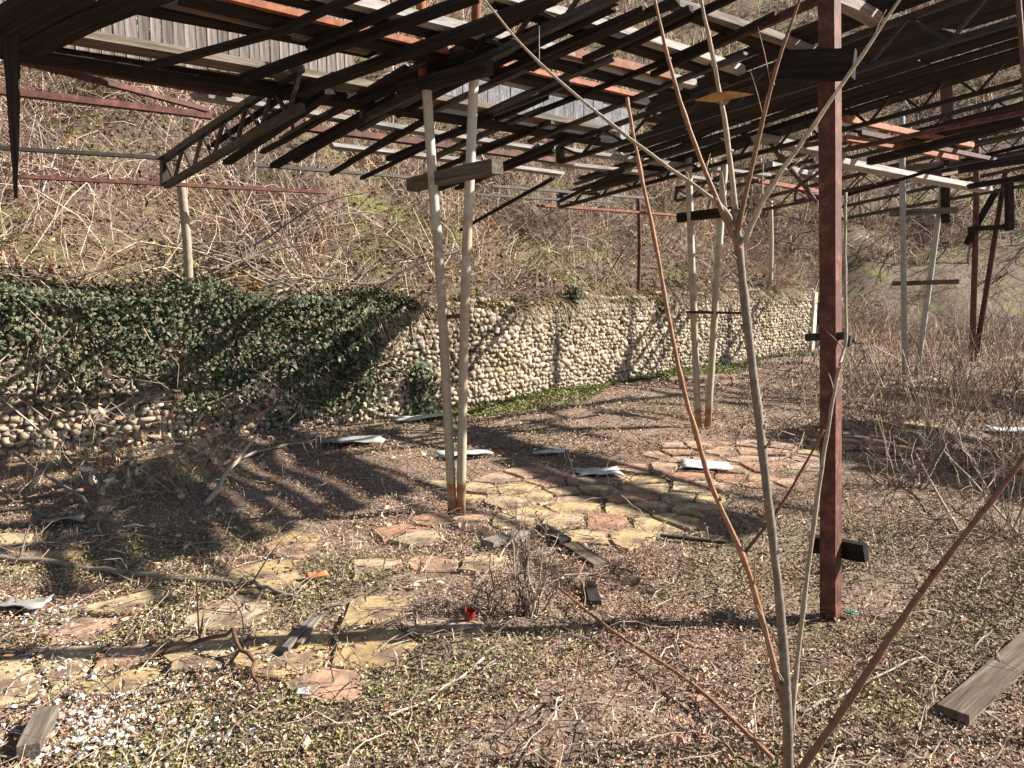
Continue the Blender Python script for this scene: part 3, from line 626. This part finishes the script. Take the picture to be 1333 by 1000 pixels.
shoot([(1030, 950), (1036, 880), (1046, 790), (1060, 680), (1076, 570), (1092, 480), (1101, 440), (1100, 350), (1101, 250)], 2.2, 2.4, .012, 'bark_pale', root=True)
shoot([(1040, 1010), (1100, 920), (1170, 812), (1230, 730), (1292, 650), (1350, 572)], 2.15, 2.0, .019, 'bark_brown', root=True)
shoot([(1020, 905), (1003, 850), (994, 808), (985, 788)], 2.2, 2.2, .006, 'bark_pale', nodes=False)
# a leaning dry cane and long arching canes at the right
def cane(pts, d0, d1, r, mat, label):
    w = stem_path(pts, d0, d1); w[0] = Vector((w[0].x, w[0].y, w[0].z)); o = tube('cane', w, [r * (1 - .5 * i / (len(w) - 1)) for i in range(len(w))], mat, None, 6, 5, jit=.0015); return tag(o, label, 'cane')
def lay(px): return [G(*p) + Vector((0, 0, z)) for (p, z) in px]
tag(tube('cane', lay([((728, 774), .03), ((800, 836), .05), ((900, 912), .06), ((1005, 1004), .04)]), [.006, .007, .008, .009], 'bark_orange', None, 7, 5), 'straight tan cane lying on the litter below the sapling', 'cane')
tag(tube('cane', lay([((1333, 708), .02), ((1270, 660), .15), ((1205, 592), .32), ((1172, 500), .6)]), [.009, .008, .007, .005], 'bark_pale', None, 7, 5), 'pale bent cane leaning among the tall dry weeds', 'cane')
tag(tube('cane', lay([((1250, 700), .02), ((1180, 600), .25), ((1130, 500), .5), ((1105, 430), .7)]), [.008, .008, .007, .005], 'bark_pale', None, 7, 5), 'long thin pale cane rising towards the square post', 'cane')
sp = thing('sapling', Vector((1.86, 2.6, 0)), 'lone straight reddish shoot standing beyond the slanting brown shoot', 'sapling')
tube('shoot', [Vector((1.86, 2.6, -.02)), at(1372, 700, 2.6), at(1350, 300, 2.6), at(1331, 70, 2.6), at(1324, -30, 2.6)], [.013, .012, .011, .009, .008], 'bark_brown', sp, 7)
# dead leaf still hanging on a shoot
lv = bpy.data.meshes.new('dead_leaf'); a = at(945, 125, 2.12); L = .085
lv.from_pydata([(-L, 0, -.012), (-L * .4, -.01, .006), (L * .1, -.012, .01), (L * .9, 0, .004), (L * .2, .01, -.006), (-L * .3, .012, -.014), (0, .004, -.024)], [], [(0, 1, 5), (1, 2, 4, 5), (2, 3, 4), (5, 4, 6)])
lv.materials.append(M['dry_leaf_gold']); put('dead_leaf', lv, sap, a)

# ------------------------------------------------------------------ things lying on the ground
def plank(pa, pb, w, t, mat, label, cat='plank', lift=.02, tilt=0.0, name='plank', group=None):
    a, b = G(*pa), G(*pb); a.z += lift + t / 2; b.z += lift + t / 2
    up = Vector((tilt, 0, 1)).normalized(); o = beam(name, a, b, w, t, mat, None, up=up, wob=.008, segs=5); return tag(o, label, cat, group)
plank((1238, 936), (1352, 838), .115, .03, 'wood_mid', 'broken weathered plank lying on the litter beside the slanting brown shoot', lift=.02, tilt=-.12)
plank((634, 722), (685, 700), .1, .03, 'wood_grey', 'short grey board lying by the dead weed stalk')
plank((704, 692), (736, 712), .08, .03, 'char', 'charred board end pointing at the dead weed stalk')
plank((742, 716), (782, 740), .1, .025, 'wood_mid', 'half burnt brown board with charred edges on the litter')
plank((767, 764), (777, 792), .06, .02, 'char', 'black shiny scrap of charred board beside the post shadow')
plank((40, 985), (62, 935), .07, .05, 'wood', 'short brown timber offcut beside the white plaster rubble', name='timber_offcut', cat='offcut')
plank((372, 858), (408, 818), .03, .02, 'wood_grey', 'thin grey lath leaning across the yellow slabs', name='lath', cat='lath', lift=.04)
plank((388, 848), (418, 812), .02, .015, 'wood', 'thin brown lath beside the grey one on the yellow slabs', name='lath', cat='lath', lift=.03)
plank((860, 702), (945, 708), .03, .02, 'char', 'thin dark stick lying past the yellow slab patch', name='lath', cat='lath')
def sheet(px, py, w, d, mat, label, name, cat, h=.03, rot=0, seed=0):
    r_ = random.Random(seed); n = 7; V = []; c = G(px, py)
    for i in range(n):
        for j in range(n):
            x = (i / (n - 1) - .5) * w * (1 + r_.uniform(-.12, .12)); y = (j / (n - 1) - .5) * d * (1 + r_.uniform(-.15, .15)); V.append((x, y, .02 + h * (.5 + .5 * math.sin(3 * x / w + seed) * math.cos(4 * y / d + seed)) + r_.uniform(0, h * .35)))
    Fq = [(i * n + j, (i + 1) * n + j, (i + 1) * n + j + 1, i * n + j + 1) for i in range(n - 1) for j in range(n - 1)]
    me = mesh_np(name, V, Fq, mat, True); o = put(name, me, None, c, (0, 0, rot)); md = o.modifiers.new('thickness', 'SOLIDIFY'); md.thickness = .006
    return tag(o, label, cat)
sheet(604, 594, .5, .25, 'plastic_white', 'crumpled white plastic sheet behind the leaning pipe pair', 'plastic_sheet', 'plastic sheet', .05, .3, 1)
sheet(778, 616, .38, .3, 'plastic_white', 'flat white scrap of plastic on red slabs beyond the yellow patch', 'plastic_sheet', 'plastic sheet', .03, .1, 2)
sheet(918, 611, .42, .3, 'plastic_white', 'white plastic scrap beside the foot of the farther pipe pair', 'plastic_sheet', 'plastic sheet', .04, -.2, 3)
sheet(1318, 566, .5, .3, 'plastic_white', 'white plastic scrap caught in the tall dry weeds', 'plastic_sheet', 'plastic sheet', .06, -.2, 4)
sheet(88, 682, .2, .18, 'concrete', 'pale flat rubble piece in the shade below the ivy', 'rubble_piece', 'rubble', .05, .4, 5)
sheet(460, 582, .6, .3, 'concrete', 'grey mossy flat slab lying near the foot of the wall', 'rubble_slab', 'slab', .05, .2, 6)
sheet(545, 546, .7, .3, 'concrete', 'light flat slab leaning at the foot of the sunlit wall', 'rubble_slab', 'slab', .06, .5, 7)
sheet(30, 796, .24, .16, 'concrete', 'pale grey concrete flake in the shadow band by the paving', 'rubble_piece', 'rubble', .04, .1, 8)
sheet(394, 908, .05, .05, 'plastic_white', 'round white lid lying on the bare litter', 'lid', 'lid', .012, .1, 9)
sheet(413, 762, .1, .09, 'terracotta', 'broken orange roof tile shard above the red slabs', 'tile_shard', 'tile shard', .03, .4, 10)
sheet(1108, 803, .05, .05, 'glass_green', 'green glass shard at the foot of the square post', 'glass_shard', 'glass', .02, .4, 11)
sheet(715, 590, .3, .14, 'plastic_white', 'narrow white scrap lying past the red slabs', 'plastic_sheet', 'plastic sheet', .03, .4, 12)
def cup():
    c = G(611, 812); bm = bmesh.new(); bmesh.ops.create_cone(bm, cap_ends=False, segments=14, radius1=.02, radius2=.027, depth=.068)
    bmesh.ops.translate(bm, verts=bm.verts, vec=(0, 0, .03)); me = bpy.data.meshes.new('cup'); bm.to_mesh(me); bm.free(); me.materials.append(M['plastic_red'])
    o = put('cup', me, None, c, (.15, .1, 0)); o.modifiers.new('t', 'SOLIDIFY').thickness = .002; tag(o, 'small red plastic cup standing in the post shadow', 'cup')
cup()
def branch(px, rads, mat, label, twigs=0, zs=None, name='fallen_branch', group=None):
    w = [G(*p) + Vector((0, 0, (zs[i] if zs else .03))) for i, p in enumerate(px)]; o = tube(name, w, rads, mat, None, 7, 4, jit=.008)
    tag(o, label, 'branch', group); pp, rr = smooth_path(w, rads, 4)
    for k in range(twigs):
        i = random.randrange(1, len(pp) - 1); d = Vector((random.uniform(-1, 1), random.uniform(-1, 1), random.uniform(0, .8))).normalized() * random.uniform(.1, .35)
        tube('twig', [pp[i], pp[i] + d * .5 + Vector((0, 0, .02)), pp[i] + d], [rr[i] * .5, rr[i] * .35, rr[i] * .2], mat, o, 5, 3)
    return o
branch([(-20, 728), (80, 734), (150, 748), (215, 760), (300, 768), (350, 775), (396, 788)], [.02, .019, .017, .014, .012, .011, .008], 'bark_grey', 'long crooked grey branch lying across the shadow edge', 7)
branch([(268, 660), (300, 632), (336, 600)], [.02, .018, .014], 'bark_pale', 'straight pale stick leaning at the foot of the ivy wall', 0, [.02, .12, .25])
branch([(200, 856), (260, 845), (305, 852), (325, 875), (338, 908)], [.008, .009, .009, .008, .006], 'bark_brown', 'thin crooked twig lying over the yellow slabs', 3, [.03, .05, .09, .05, .03])
branch([(290, 606), (350, 590), (420, 580), (470, 577)], [.016, .015, .012, .008], 'bark_pale', 'pale curved branch lying at the foot of the shaded wall', 4)
branch([(20, 620), (90, 655), (150, 690), (200, 690)], [.012, .011, .01, .006], 'bark_grey', 'bare grey branch in shade below the ivy', 6, [.2, .12, .05, .05])
branch([(630, 870), (560, 920), (500, 950)], [.005, .005, .003], 'bark_pale', 'thin straw-coloured stalk lying on green clover', 0)
branch([(1040, 940), (1110, 905), (1200, 862)], [.006, .006, .004], 'bark_pale', 'thin pale stalk lying below the brown slanting shoot', 2)
# poles and branches heaped along the wall top
def hill_px(px, D):                                                     # wall-top point below a column of the picture
    return hill(s_at(px), D)
tips = []
for k in range(22):
    x0 = random.uniform(250, 560); d0 = random.uniform(.3, 1.6); a = Vector(hill_px(x0, d0)); L = random.uniform(.9, 2.4); ang = random.uniform(-.1, .35)
    t_ = wdir(s_at(x0)); dr = (Vector((*t_, 0)) * random.choice((1, 1, 1, -1)) + Vector((*MD(s_at(x0)), 0)) * random.uniform(-.5, .8)).normalized(); b = a + dr * L + Vector((0, 0, L * (.12 + ang)))
    m1 = a.lerp(b, .35) + Vector((random.gauss(0, .08), random.gauss(0, .08), random.uniform(-.02, .16))); m2 = a.lerp(b, .7) + Vector((random.gauss(0, .1), random.gauss(0, .1), random.uniform(-.05, .2)))
    r0 = random.uniform(.007, .02) * (1.5 if k < 3 else 1); a.z += .03
    mt = random.choice(['bark_pale', 'bark_grey', 'bark_grey']); o = tube('cut_branch', [a, m1, m2, b], [r0, r0 * .85, r0 * .65, r0 * .3], mt, None, 6, 3, jit=.012); tag(o, ('thick' if k < 3 else 'thin') + (' whitish' if mt == 'bark_pale' else ' grey') + ' cut branch in the heap on the wall top beside the ivy', 'branch', 'cut branches heaped on the wall top')
    for q in range(4):
        f = m1.lerp(m2, random.random()); e = f + Vector((random.gauss(0, .25), random.gauss(0, .2), random.uniform(0, .35))); tube('twig', [f, f.lerp(e, .5) + Vector((0, 0, .03)), e], [r0 * .45, r0 * .35, r0 * .15], mt, o, 5, 2)
# dead weeds and shrubs
def weed(px, py, h, n, spread, label, leaf=0, mat='twig', name='dead_weed', cat='weed', lm='leaf', ls=(.03, .07)):
    c = G(px, py); o = thing(name, c, label, cat); P0 = np.tile(np.array([[0, 0, -.02]]), (n, 1)) + rng.normal(0, spread * .15, (n, 3)) * [1, 1, 0]
    d = rng.normal(0, spread, (n, 3)) + np.array([0, 0, 1.]); L = h * rng.uniform(.5, 1.05, n)
    V, Fq, pts = stems(P0, d, L, rng.uniform(.003, .008, n), 6, .1, .06)
    i = rng.integers(0, n, n * 4); j = rng.integers(2, 6, n * 4); V2, F2, pts2 = stems(pts[i, j], rng.normal(0, .7, (n * 4, 3)) + [0, 0, .6], h * rng.uniform(.1, .35, n * 4), np.full(n * 4, .0025), 4, .1, .1)
    put('stem', mesh_np('stem', np.concatenate([V, V2]), np.concatenate([Fq, F2 + len(V)]), mat), o, c)
    if leaf:
        q = pts2[rng.integers(0, n * 4, leaf), rng.integers(1, 4, leaf)] + rng.normal(0, .02, (leaf, 3)); V, Fc = scatter(*LEAF_T, q, rotmats(rng.normal(0, 1, (leaf, 3)), rng.uniform(0, 6, leaf)), rng.uniform(*ls, leaf)); put('dry_leaves', mesh_np('dry_leaves', V, Fc, lm), o, c)
    return o
weed(690, 800, .62, 26, .16, 'tall dead weed stalk with dark seed heads amid the litter', 120, 'twig', lm='twig', ls=(.012, .03))
weed(250, 632, 1.05, 30, .6, 'bare shrub with dangling dried leaves before the ivy wall', 240, 'straw', name='dry_shrub', cat='shrub', ls=(.06, .13))
weed(120, 630, .75, 22, .7, 'low twiggy shrub in the shade before the bare lower cobbles', 90, 'straw', name='dry_shrub', cat='shrub', ls=(.05, .1))
weed(30, 650, .55, 16, .7, 'pale leafless twigs sprouting below the ivy', 0, 'straw', name='dry_shrub', cat='shrub')
weed(415, 600, .7, 10, .4, 'thin bare shrub at the edge of the ivy shade', 10, name='dry_shrub', cat='shrub')
weed(740, 622, .3, 5, .3, 'slim pale weed standing past the yellow slabs', 0, 'straw')
weed(935, 540, .45, 8, .5, 'small dry weed beside the farther pipe pair', 0, 'straw')
weed(640, 790, .28, 12, .5, 'short brown weed beside the tall dead stalk', 20, 'twig', lm='twig', ls=(.012, .025))
for k, (x, y, h) in enumerate(((1180, 640, .9), (1235, 610, 1.0), (1290, 640, 1.0), (1150, 560, .8), (1320, 600, 1.1), (1250, 545, 1.0), (1120, 520, .8), (1310, 700, .7))):
    tag(weed(x, y, h, 34, .6, 'tall dry weed clump in the thicket beyond the square post', 0, 'twig'), group='dry weed clumps beyond the post')

# ------------------------------------------------------------------ bare trees on the slope
def bare_tree(s, D, h, r, label, mat, lean=0.0):
    label = ('leaning ' if abs(lean) > .06 else 'upright ') + ('whitish' if mat == 'bark_pale' else 'grey') + ' bare young tree ' + ('low' if D < 10 else 'higher up') + ' on the brushy slope'
    b = Vector(hill(s, D)); o = thing('bare_tree', b, label, 'tree', 'bare young trees on the slope'); pts = [b + Vector((lean * h * f + random.uniform(-.03, .03) * h, random.uniform(-.03, .03) * h, h * f - .2)) for f in (0, .25, .5, .75, 1)]
    tube('trunk', pts, [r, r * .85, r * .65, r * .42, r * .15], mat, o, 6, 3); n = 26; pa = np.array([list(p) for p in pts]); f = rng.uniform(.25, .98, n) * 4; i = np.minimum(f.astype(int), 3); P0 = pa[i] + (pa[i + 1] - pa[i]) * (f - i)[:, None]
    V, Fq, q = stems(P0, rng.normal(0, .6, (n, 3)) + [0, 0, 1.], h * rng.uniform(.12, .38, n), r * rng.uniform(.2, .45, n), 5, .0, .07)
    j = rng.integers(0, n, n * 5); V2, F2, _ = stems(q[j, rng.integers(1, 5, n * 5)], rng.normal(0, .7, (n * 5, 3)) + [0, 0, .7], h * rng.uniform(.04, .14, n * 5), np.full(n * 5, r * .12), 4, 0, .1)
    put('crown', mesh_np('crown', np.concatenate([V, V2]) - np.array(b), np.concatenate([Fq, F2 + len(V)]), 'brush'), o, b)
for k in range(44):
    s = random.uniform(3, SE + 14) if k < 26 else random.uniform(SE, SE + 30); D = random.uniform(3.5, 24); h = random.uniform(3, 6.5); r = random.uniform(.03, .07)
    bare_tree(s, D, h, r, None, random.choice(['bark_pale', 'bark_grey', 'bark_grey']), random.uniform(-.12, .12))

# ------------------------------------------------------------------ brush, litter, grass (uncountable)
def hill_sample(n, s0, s1, d0, d1, pw=1.0):
    s = rng.uniform(s0, s1, n); D = d0 + (d1 - d0) * rng.random(n) ** pw; return s, D, hill(s, D)
VB, FB, off = [], [], 0
for (n, m, s0, s1, d0, d1, l0, l1, r0, r1, pw, up) in ((2800, 7, -1, SE + 6, .6, 7, .5, 1.7, .0035, .009, 1.0, .8), (2400, 6, -1, SE + 14, 5, 15, .8, 2.2, .006, .014, 1.0, .8), (2400, 5, -2, SE + 34, 12, 34, 1.3, 3.2, .01, .024, 1.0, 1.2), (1700, 5, -6, SE + 60, 30, 90, 2, 6, .018, .045, 1.0, 1.6), (1500, 6, SE - .2, SE + 26, -3.5, 8, .5, 1.9, .005, .012, 1.0, 1.0), (2300, 5, SE - 1, SE + 36, 4, 34, 1.0, 3.2, .012, .034, 1.0, 1.5)):
    s, D, p = hill_sample(n, s0, s1, d0, d1, pw); cl = .5 + .5 * np.sin(1.3 * s + .7 * D) * np.sin(.9 * D - .6 * s + 2); p = p[rng.random(n) < np.clip(.1 + 1.3 * cl ** 1.5, 0, 1)]
    axis = np.repeat(rng.normal(0, .45, (len(p), 3)) + np.array([.2, -.25, up]), m, axis=0); size = np.repeat(rng.uniform(.6, 1.15, len(p)), m)
    p = np.repeat(p, m, axis=0) + rng.normal(0, .12, (len(p) * m, 3)) * [1, 1, 0]; n = len(p)
    d = axis + rng.normal(0, .55, (n, 3)); d[:, 2] = np.abs(d[:, 2]) + .08; L = rng.uniform(l0, l1, n) * size
    V, Fq, pts = stems(p - [0, 0, .05], d, L, rng.uniform(r0, r1, n), 4, rng.uniform(.05, .8, n), .1)
    VB.append(V); FB.append(Fq + off); off += len(V)
    n2 = n * 6 // 10; j = rng.integers(0, n, n2); V, Fq, _ = stems(pts[j, rng.integers(1, 3, n2)], rng.normal(0, 1, (n2, 3)) + [0, 0, .2], L[j] * .45, np.full(n2, (r0 + r1) * .32), 3, .2, .12)
    VB.append(V); FB.append(Fq + off); off += len(V)
P = rng.uniform(9, 26, 2600); P = np.stack([P * (.36 + .45 * rng.random(2600) ** .7), P], 1); n = len(P); d = rng.normal(0, .35, (n, 3)) + [0, 0, 1.]
V, Fq, _ = stems(np.column_stack([P, gz(P[:, 0], P[:, 1]) - .02]), d, rng.uniform(.25, 1.5, n) * np.clip(P[:, 1] / 16, .4, 1.2), rng.uniform(.003, .008, n) * (.6 + P[:, 1] * .04), 5, rng.uniform(0, .4, n), .08)
VB.append(V); FB.append(Fq + off); off += len(V)
s_, D_, p = hill_sample(14000, -1, SE + 10, .2, 9); d = rng.normal(0, .6, (14000, 3)) + [.1, -.2, .9]; V, Fq, _ = stems(p, d, rng.uniform(.15, .45, 14000), np.full(14000, .0035), 3, rng.uniform(.2, 1.0, 14000), .06)
VB.append(V); FB.append(Fq + off); off += len(V)
tag(put('dry_brush', mesh_np('dry_brush', np.concatenate(VB), np.concatenate(FB), 'brush')), 'dense tangle of leafless brambles and dry stems covering the hillside', 'brush', kind='stuff')
n = 3200; sl = rng.uniform(S[5] - .5, SE, n); sl = sl[rng.random(n) < .35 + .65 * (np.sin(2.7 * sl) * np.sin(1.1 * sl + 1) > -.1)]; n = len(sl); pl = hill(sl, rng.uniform(-.06, .3, n)); tl = wdir(sl)
V, Fq, _ = stems(pl, np.column_stack([tl[:, 1], -tl[:, 0], np.full(n, .7)]) + rng.normal(0, .5, (n, 3)), rng.uniform(.12, .5, n), np.full(n, .005), 5, rng.uniform(.4, 1.3, n), .08)
tag(put('wall_top_grass', mesh_np('wall_top_grass', V, Fq, 'straw')), 'dead grass tufts hanging over the top of the cobble wall', 'grass', kind='stuff')
n = 6500; sl = rng.uniform(S[5] - .5, SE, n); pl = hill(sl, rng.uniform(-.1, .35, n)); pl[:, 2] += rng.random(n) * .05; V, Fc = scatter(*LEAF_S, pl, rotmats(rand_nrm(n, .6), rng.uniform(0, 6.28, n)), rng.uniform(.04, .09, n))
tag(put('wall_top_litter', mesh_np('wall_top_litter', V, Fc, 'hill_leaf')), 'dead leaves caught along the top edge of the wall', 'leaf litter', kind='stuff')
PP, SC = [], []
for (n, s0, s1, d0, d1, a, b) in ((26000, -1, SE + 8, .1, 8, .04, .1), (22000, -1, SE + 20, 6, 20, .07, .16), (16000, 0, SE + 45, 16, 60, .14, .34)):
    s, D, p = hill_sample(n, s0, s1, d0, d1); p[:, 2] += rng.random(n) ** 2 * .25 + .01; PP.append(p); SC.append(rng.uniform(a, b, n))
PP = np.concatenate(PP); SC = np.concatenate(SC); LEAF_2 = ([(-.5, 0, .06), (.05, -.27, -.03), (.55, 0, .1), (.05, .27, -.03)], [(0, 1, 2), (0, 2, 3)]); V, Fc = scatter(*LEAF_2, PP, rotmats(rand_nrm(len(PP), .7), rng.uniform(0, 6.28, len(PP))), SC)
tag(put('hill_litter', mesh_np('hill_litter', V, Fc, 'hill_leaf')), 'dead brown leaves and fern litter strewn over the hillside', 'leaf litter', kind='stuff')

def uphill_of_wall(P):                                                    # True for terrace points in front of the wall
    best = np.full(len(P), 1e9); sd = np.zeros(len(P))
    ss = np.linspace(-3, SE + 30, 120); q = wpt(ss); t = wdir(ss)
    for i in range(len(ss)):
        d = P - q[i]; dist = (d ** 2).sum(1); k = dist < best; best[k] = dist[k]; sd[k] = (d[k, 0] * t[i, 1] - d[k, 1] * t[i, 0])
    return sd > .06
def terrace(n, y0, y1, pw=1.0):
    y = y0 + (y1 - y0) * rng.random(n) ** pw; x = rng.uniform(-.78, .78, n) * (y + .4); P = np.stack([x, y], 1); return P[uphill_of_wall(P)]
def lump(P, a, b): return .5 + .25 * np.sin(a * P[:, 0] + .7 * a * P[:, 1]) + .25 * np.sin(b * P[:, 0] - 1.3 * b * P[:, 1] + 2)
VL, FL, off = [], [], 0
for n, y0, y1, a, b, T in ((1300, 1.9, 5.5, .035, .065, LEAF_T), (20000, 1.9, 4.2, .012, .028, LEAF_T), (78000, 1.9, 4.4, .007, .02, LEAF_S), (84000, 4.2, 7.5, .011, .026, LEAF_S), (56000, 7.2, 13, .02, .05, LEAF_S), (18000, 12, 28, .06, .11, LEAF_S)):
    P = terrace(n, y0, y1); bad = in_slabs(P) & (rng.random(len(P)) < .9); lm = lump(P, 2.3, 5.1); P = P[~bad & (rng.random(len(P)) < np.clip(.12 + 1.15 * lm, 0, 1))]
    z = gz(P[:, 0], P[:, 1]) + .008 + rng.random(len(P)) ** 2 * .025 + .015 * in_slabs(P, 1.02); PP = np.column_stack([P, z])
    sc = rng.uniform(a, b, len(P)); V, Fc = scatter(*T, PP, rotmats(rand_nrm(len(PP), .36), rng.uniform(0, 6.28, len(PP))), np.column_stack([sc, sc * rng.uniform(.6, 1.3, len(P)), sc * rng.uniform(.5, 3, len(P))]))
    VL.append(V); FL.append(Fc + off); off += len(V)
tag(put('leaf_litter', mesh_np('leaf_litter', np.concatenate(VL), np.concatenate(FL), 'leaf')), 'dry brown fallen leaves carpeting the terrace', 'leaf litter', kind='stuff')
P = np.concatenate([terrace(60000, 1.9, 5), terrace(40000, 5, 12), terrace(9000, 10, 20)]); g = lump(P, 1.5, 3.1) + .0; P = P[(rng.random(len(P)) < np.clip((g - .38) * 2.6, .05, 1)) & ~in_slabs(P)]
PP = np.column_stack([P, gz(P[:, 0], P[:, 1]) + .01 + rng.random(len(P)) * .025]); V, Fc = scatter(*LEAF_S, PP, rotmats(rand_nrm(len(PP), .5), rng.uniform(0, 6.28, len(PP))), rng.uniform(.008, .022, len(PP)) * (1 + P[:, 1] * .08))
tag(put('clover', mesh_np('clover', V, Fc, 'green')), 'low olive green clover and moss growing through the litter', 'ground cover', kind='stuff')
n = 16000; sm = rng.uniform(S[5] + .3, SE, n); om = .05 + rng.random(n) ** 1.4 * (.5 + .45 * np.sin(1.1 * sm)) ; tm = wdir(sm); P = wpt(sm) + np.stack([tm[:, 1], -tm[:, 0]], -1) * om[:, None]
PP = np.column_stack([P, gz(P[:, 0], P[:, 1]) + .005 + rng.random(n) * .05]); V, Fc = scatter(*LEAF_S, PP, rotmats(rand_nrm(n, .5), rng.uniform(0, 6.28, n)), rng.uniform(.03, .06, n))
tag(put('moss_strip', mesh_np('moss_strip', V, Fc, 'moss')), 'bright green moss and grass strip along the foot of the sunlit wall', 'moss', kind='stuff')
P = np.concatenate([terrace(15000, 1.9, 6), terrace(9000, 6, 16)]); P = P[(rng.random(len(P)) < lump(P, 1.1, 2.7)) & ~in_slabs(P)]; n = len(P)
PP = np.column_stack([P, gz(P[:, 0], P[:, 1])]); V, Fc = scatter(*BLADE_T, PP, rotmats(rand_nrm(n, .6), rng.uniform(0, 6.28, n)), np.column_stack([rng.uniform(.03, .09, n), rng.uniform(.05, .16, n), rng.uniform(.02, .075, n)]))
tag(put('dry_grass', mesh_np('dry_grass', V, Fc, 'straw')), 'short dead straw-coloured grass blades in the litter', 'grass', kind='stuff')
P = np.concatenate([terrace(2600, 1.9, 5), terrace(3000, 5, 14)]); n = len(P); PP = np.column_stack([P, gz(P[:, 0], P[:, 1]) + .02]); d = rng.normal(0, 1, (n, 3)) * [1, 1, .12] + [0, 0, .12]
V, Fq, _ = stems(PP, d, rng.uniform(.06, .38, n), rng.uniform(.0012, .0035, n) * (1 + P[:, 1] * .05), 5, .12, .12)
P = np.concatenate([terrace(900, 3, 16), terrace(5200, 7, 22)]); P = P[P[:, 0] > .27 * P[:, 1] + .6 * rng.random(len(P))]; m = len(P); d = rng.normal(0, .5, (m, 3)) + [0, 0, .7]; V2, F2, _ = stems(np.column_stack([P, gz(P[:, 0], P[:, 1])]), d, rng.uniform(.2, .75, m), .0022 + .0004 * P[:, 1], 5, .55, .08)
tag(put('twig_litter', mesh_np('twig_litter', np.concatenate([V, V2]), np.concatenate([Fq, F2 + len(V)]), 'twig')), 'thin dead twigs and stalks scattered over the litter', 'twigs', kind='stuff')
# white plaster rubble near the slabs
def chips(zs, name, label):
    Q, SCL = [], []
    for (px, py, rx, ry, n, a, b) in zs:
        for _ in range(n):
            p = G(px + random.gauss(0, rx), py + random.gauss(0, ry)); Q.append((p.x, p.y, p.z + .02)); SCL.append(random.uniform(a, b))
    Q = np.array(Q); V0 = svar[0][0] * np.array([1, .8, .4]); V, Fc = scatter(V0, svar[0][1], Q, rotmats(rand_nrm(len(Q), .4), rng.uniform(0, 6, len(Q))), np.array(SCL)); tag(put(name, mesh_np(name, V, Fc, 'rubble_white')), label, 'rubble', kind='stuff')
chips([(120, 950, 55, 25, 190, .003, .018), (200, 900, 75, 38, 120, .003, .012), (60, 870, 40, 25, 60, .005, .014), (270, 960, 25, 20, 50, .005, .016), (160, 900, 160, 70, 160, .003, .009), (180, 805, 60, 10, 40, .004, .01), (440, 760, 160, 70, 50, .004, .009), (620, 590, 60, 8, 25, .01, .03), (30, 800, 40, 10, 40, .006, .02)], 'plaster_rubble', 'heap of small white plaster and paint chips beside the yellow slabs')
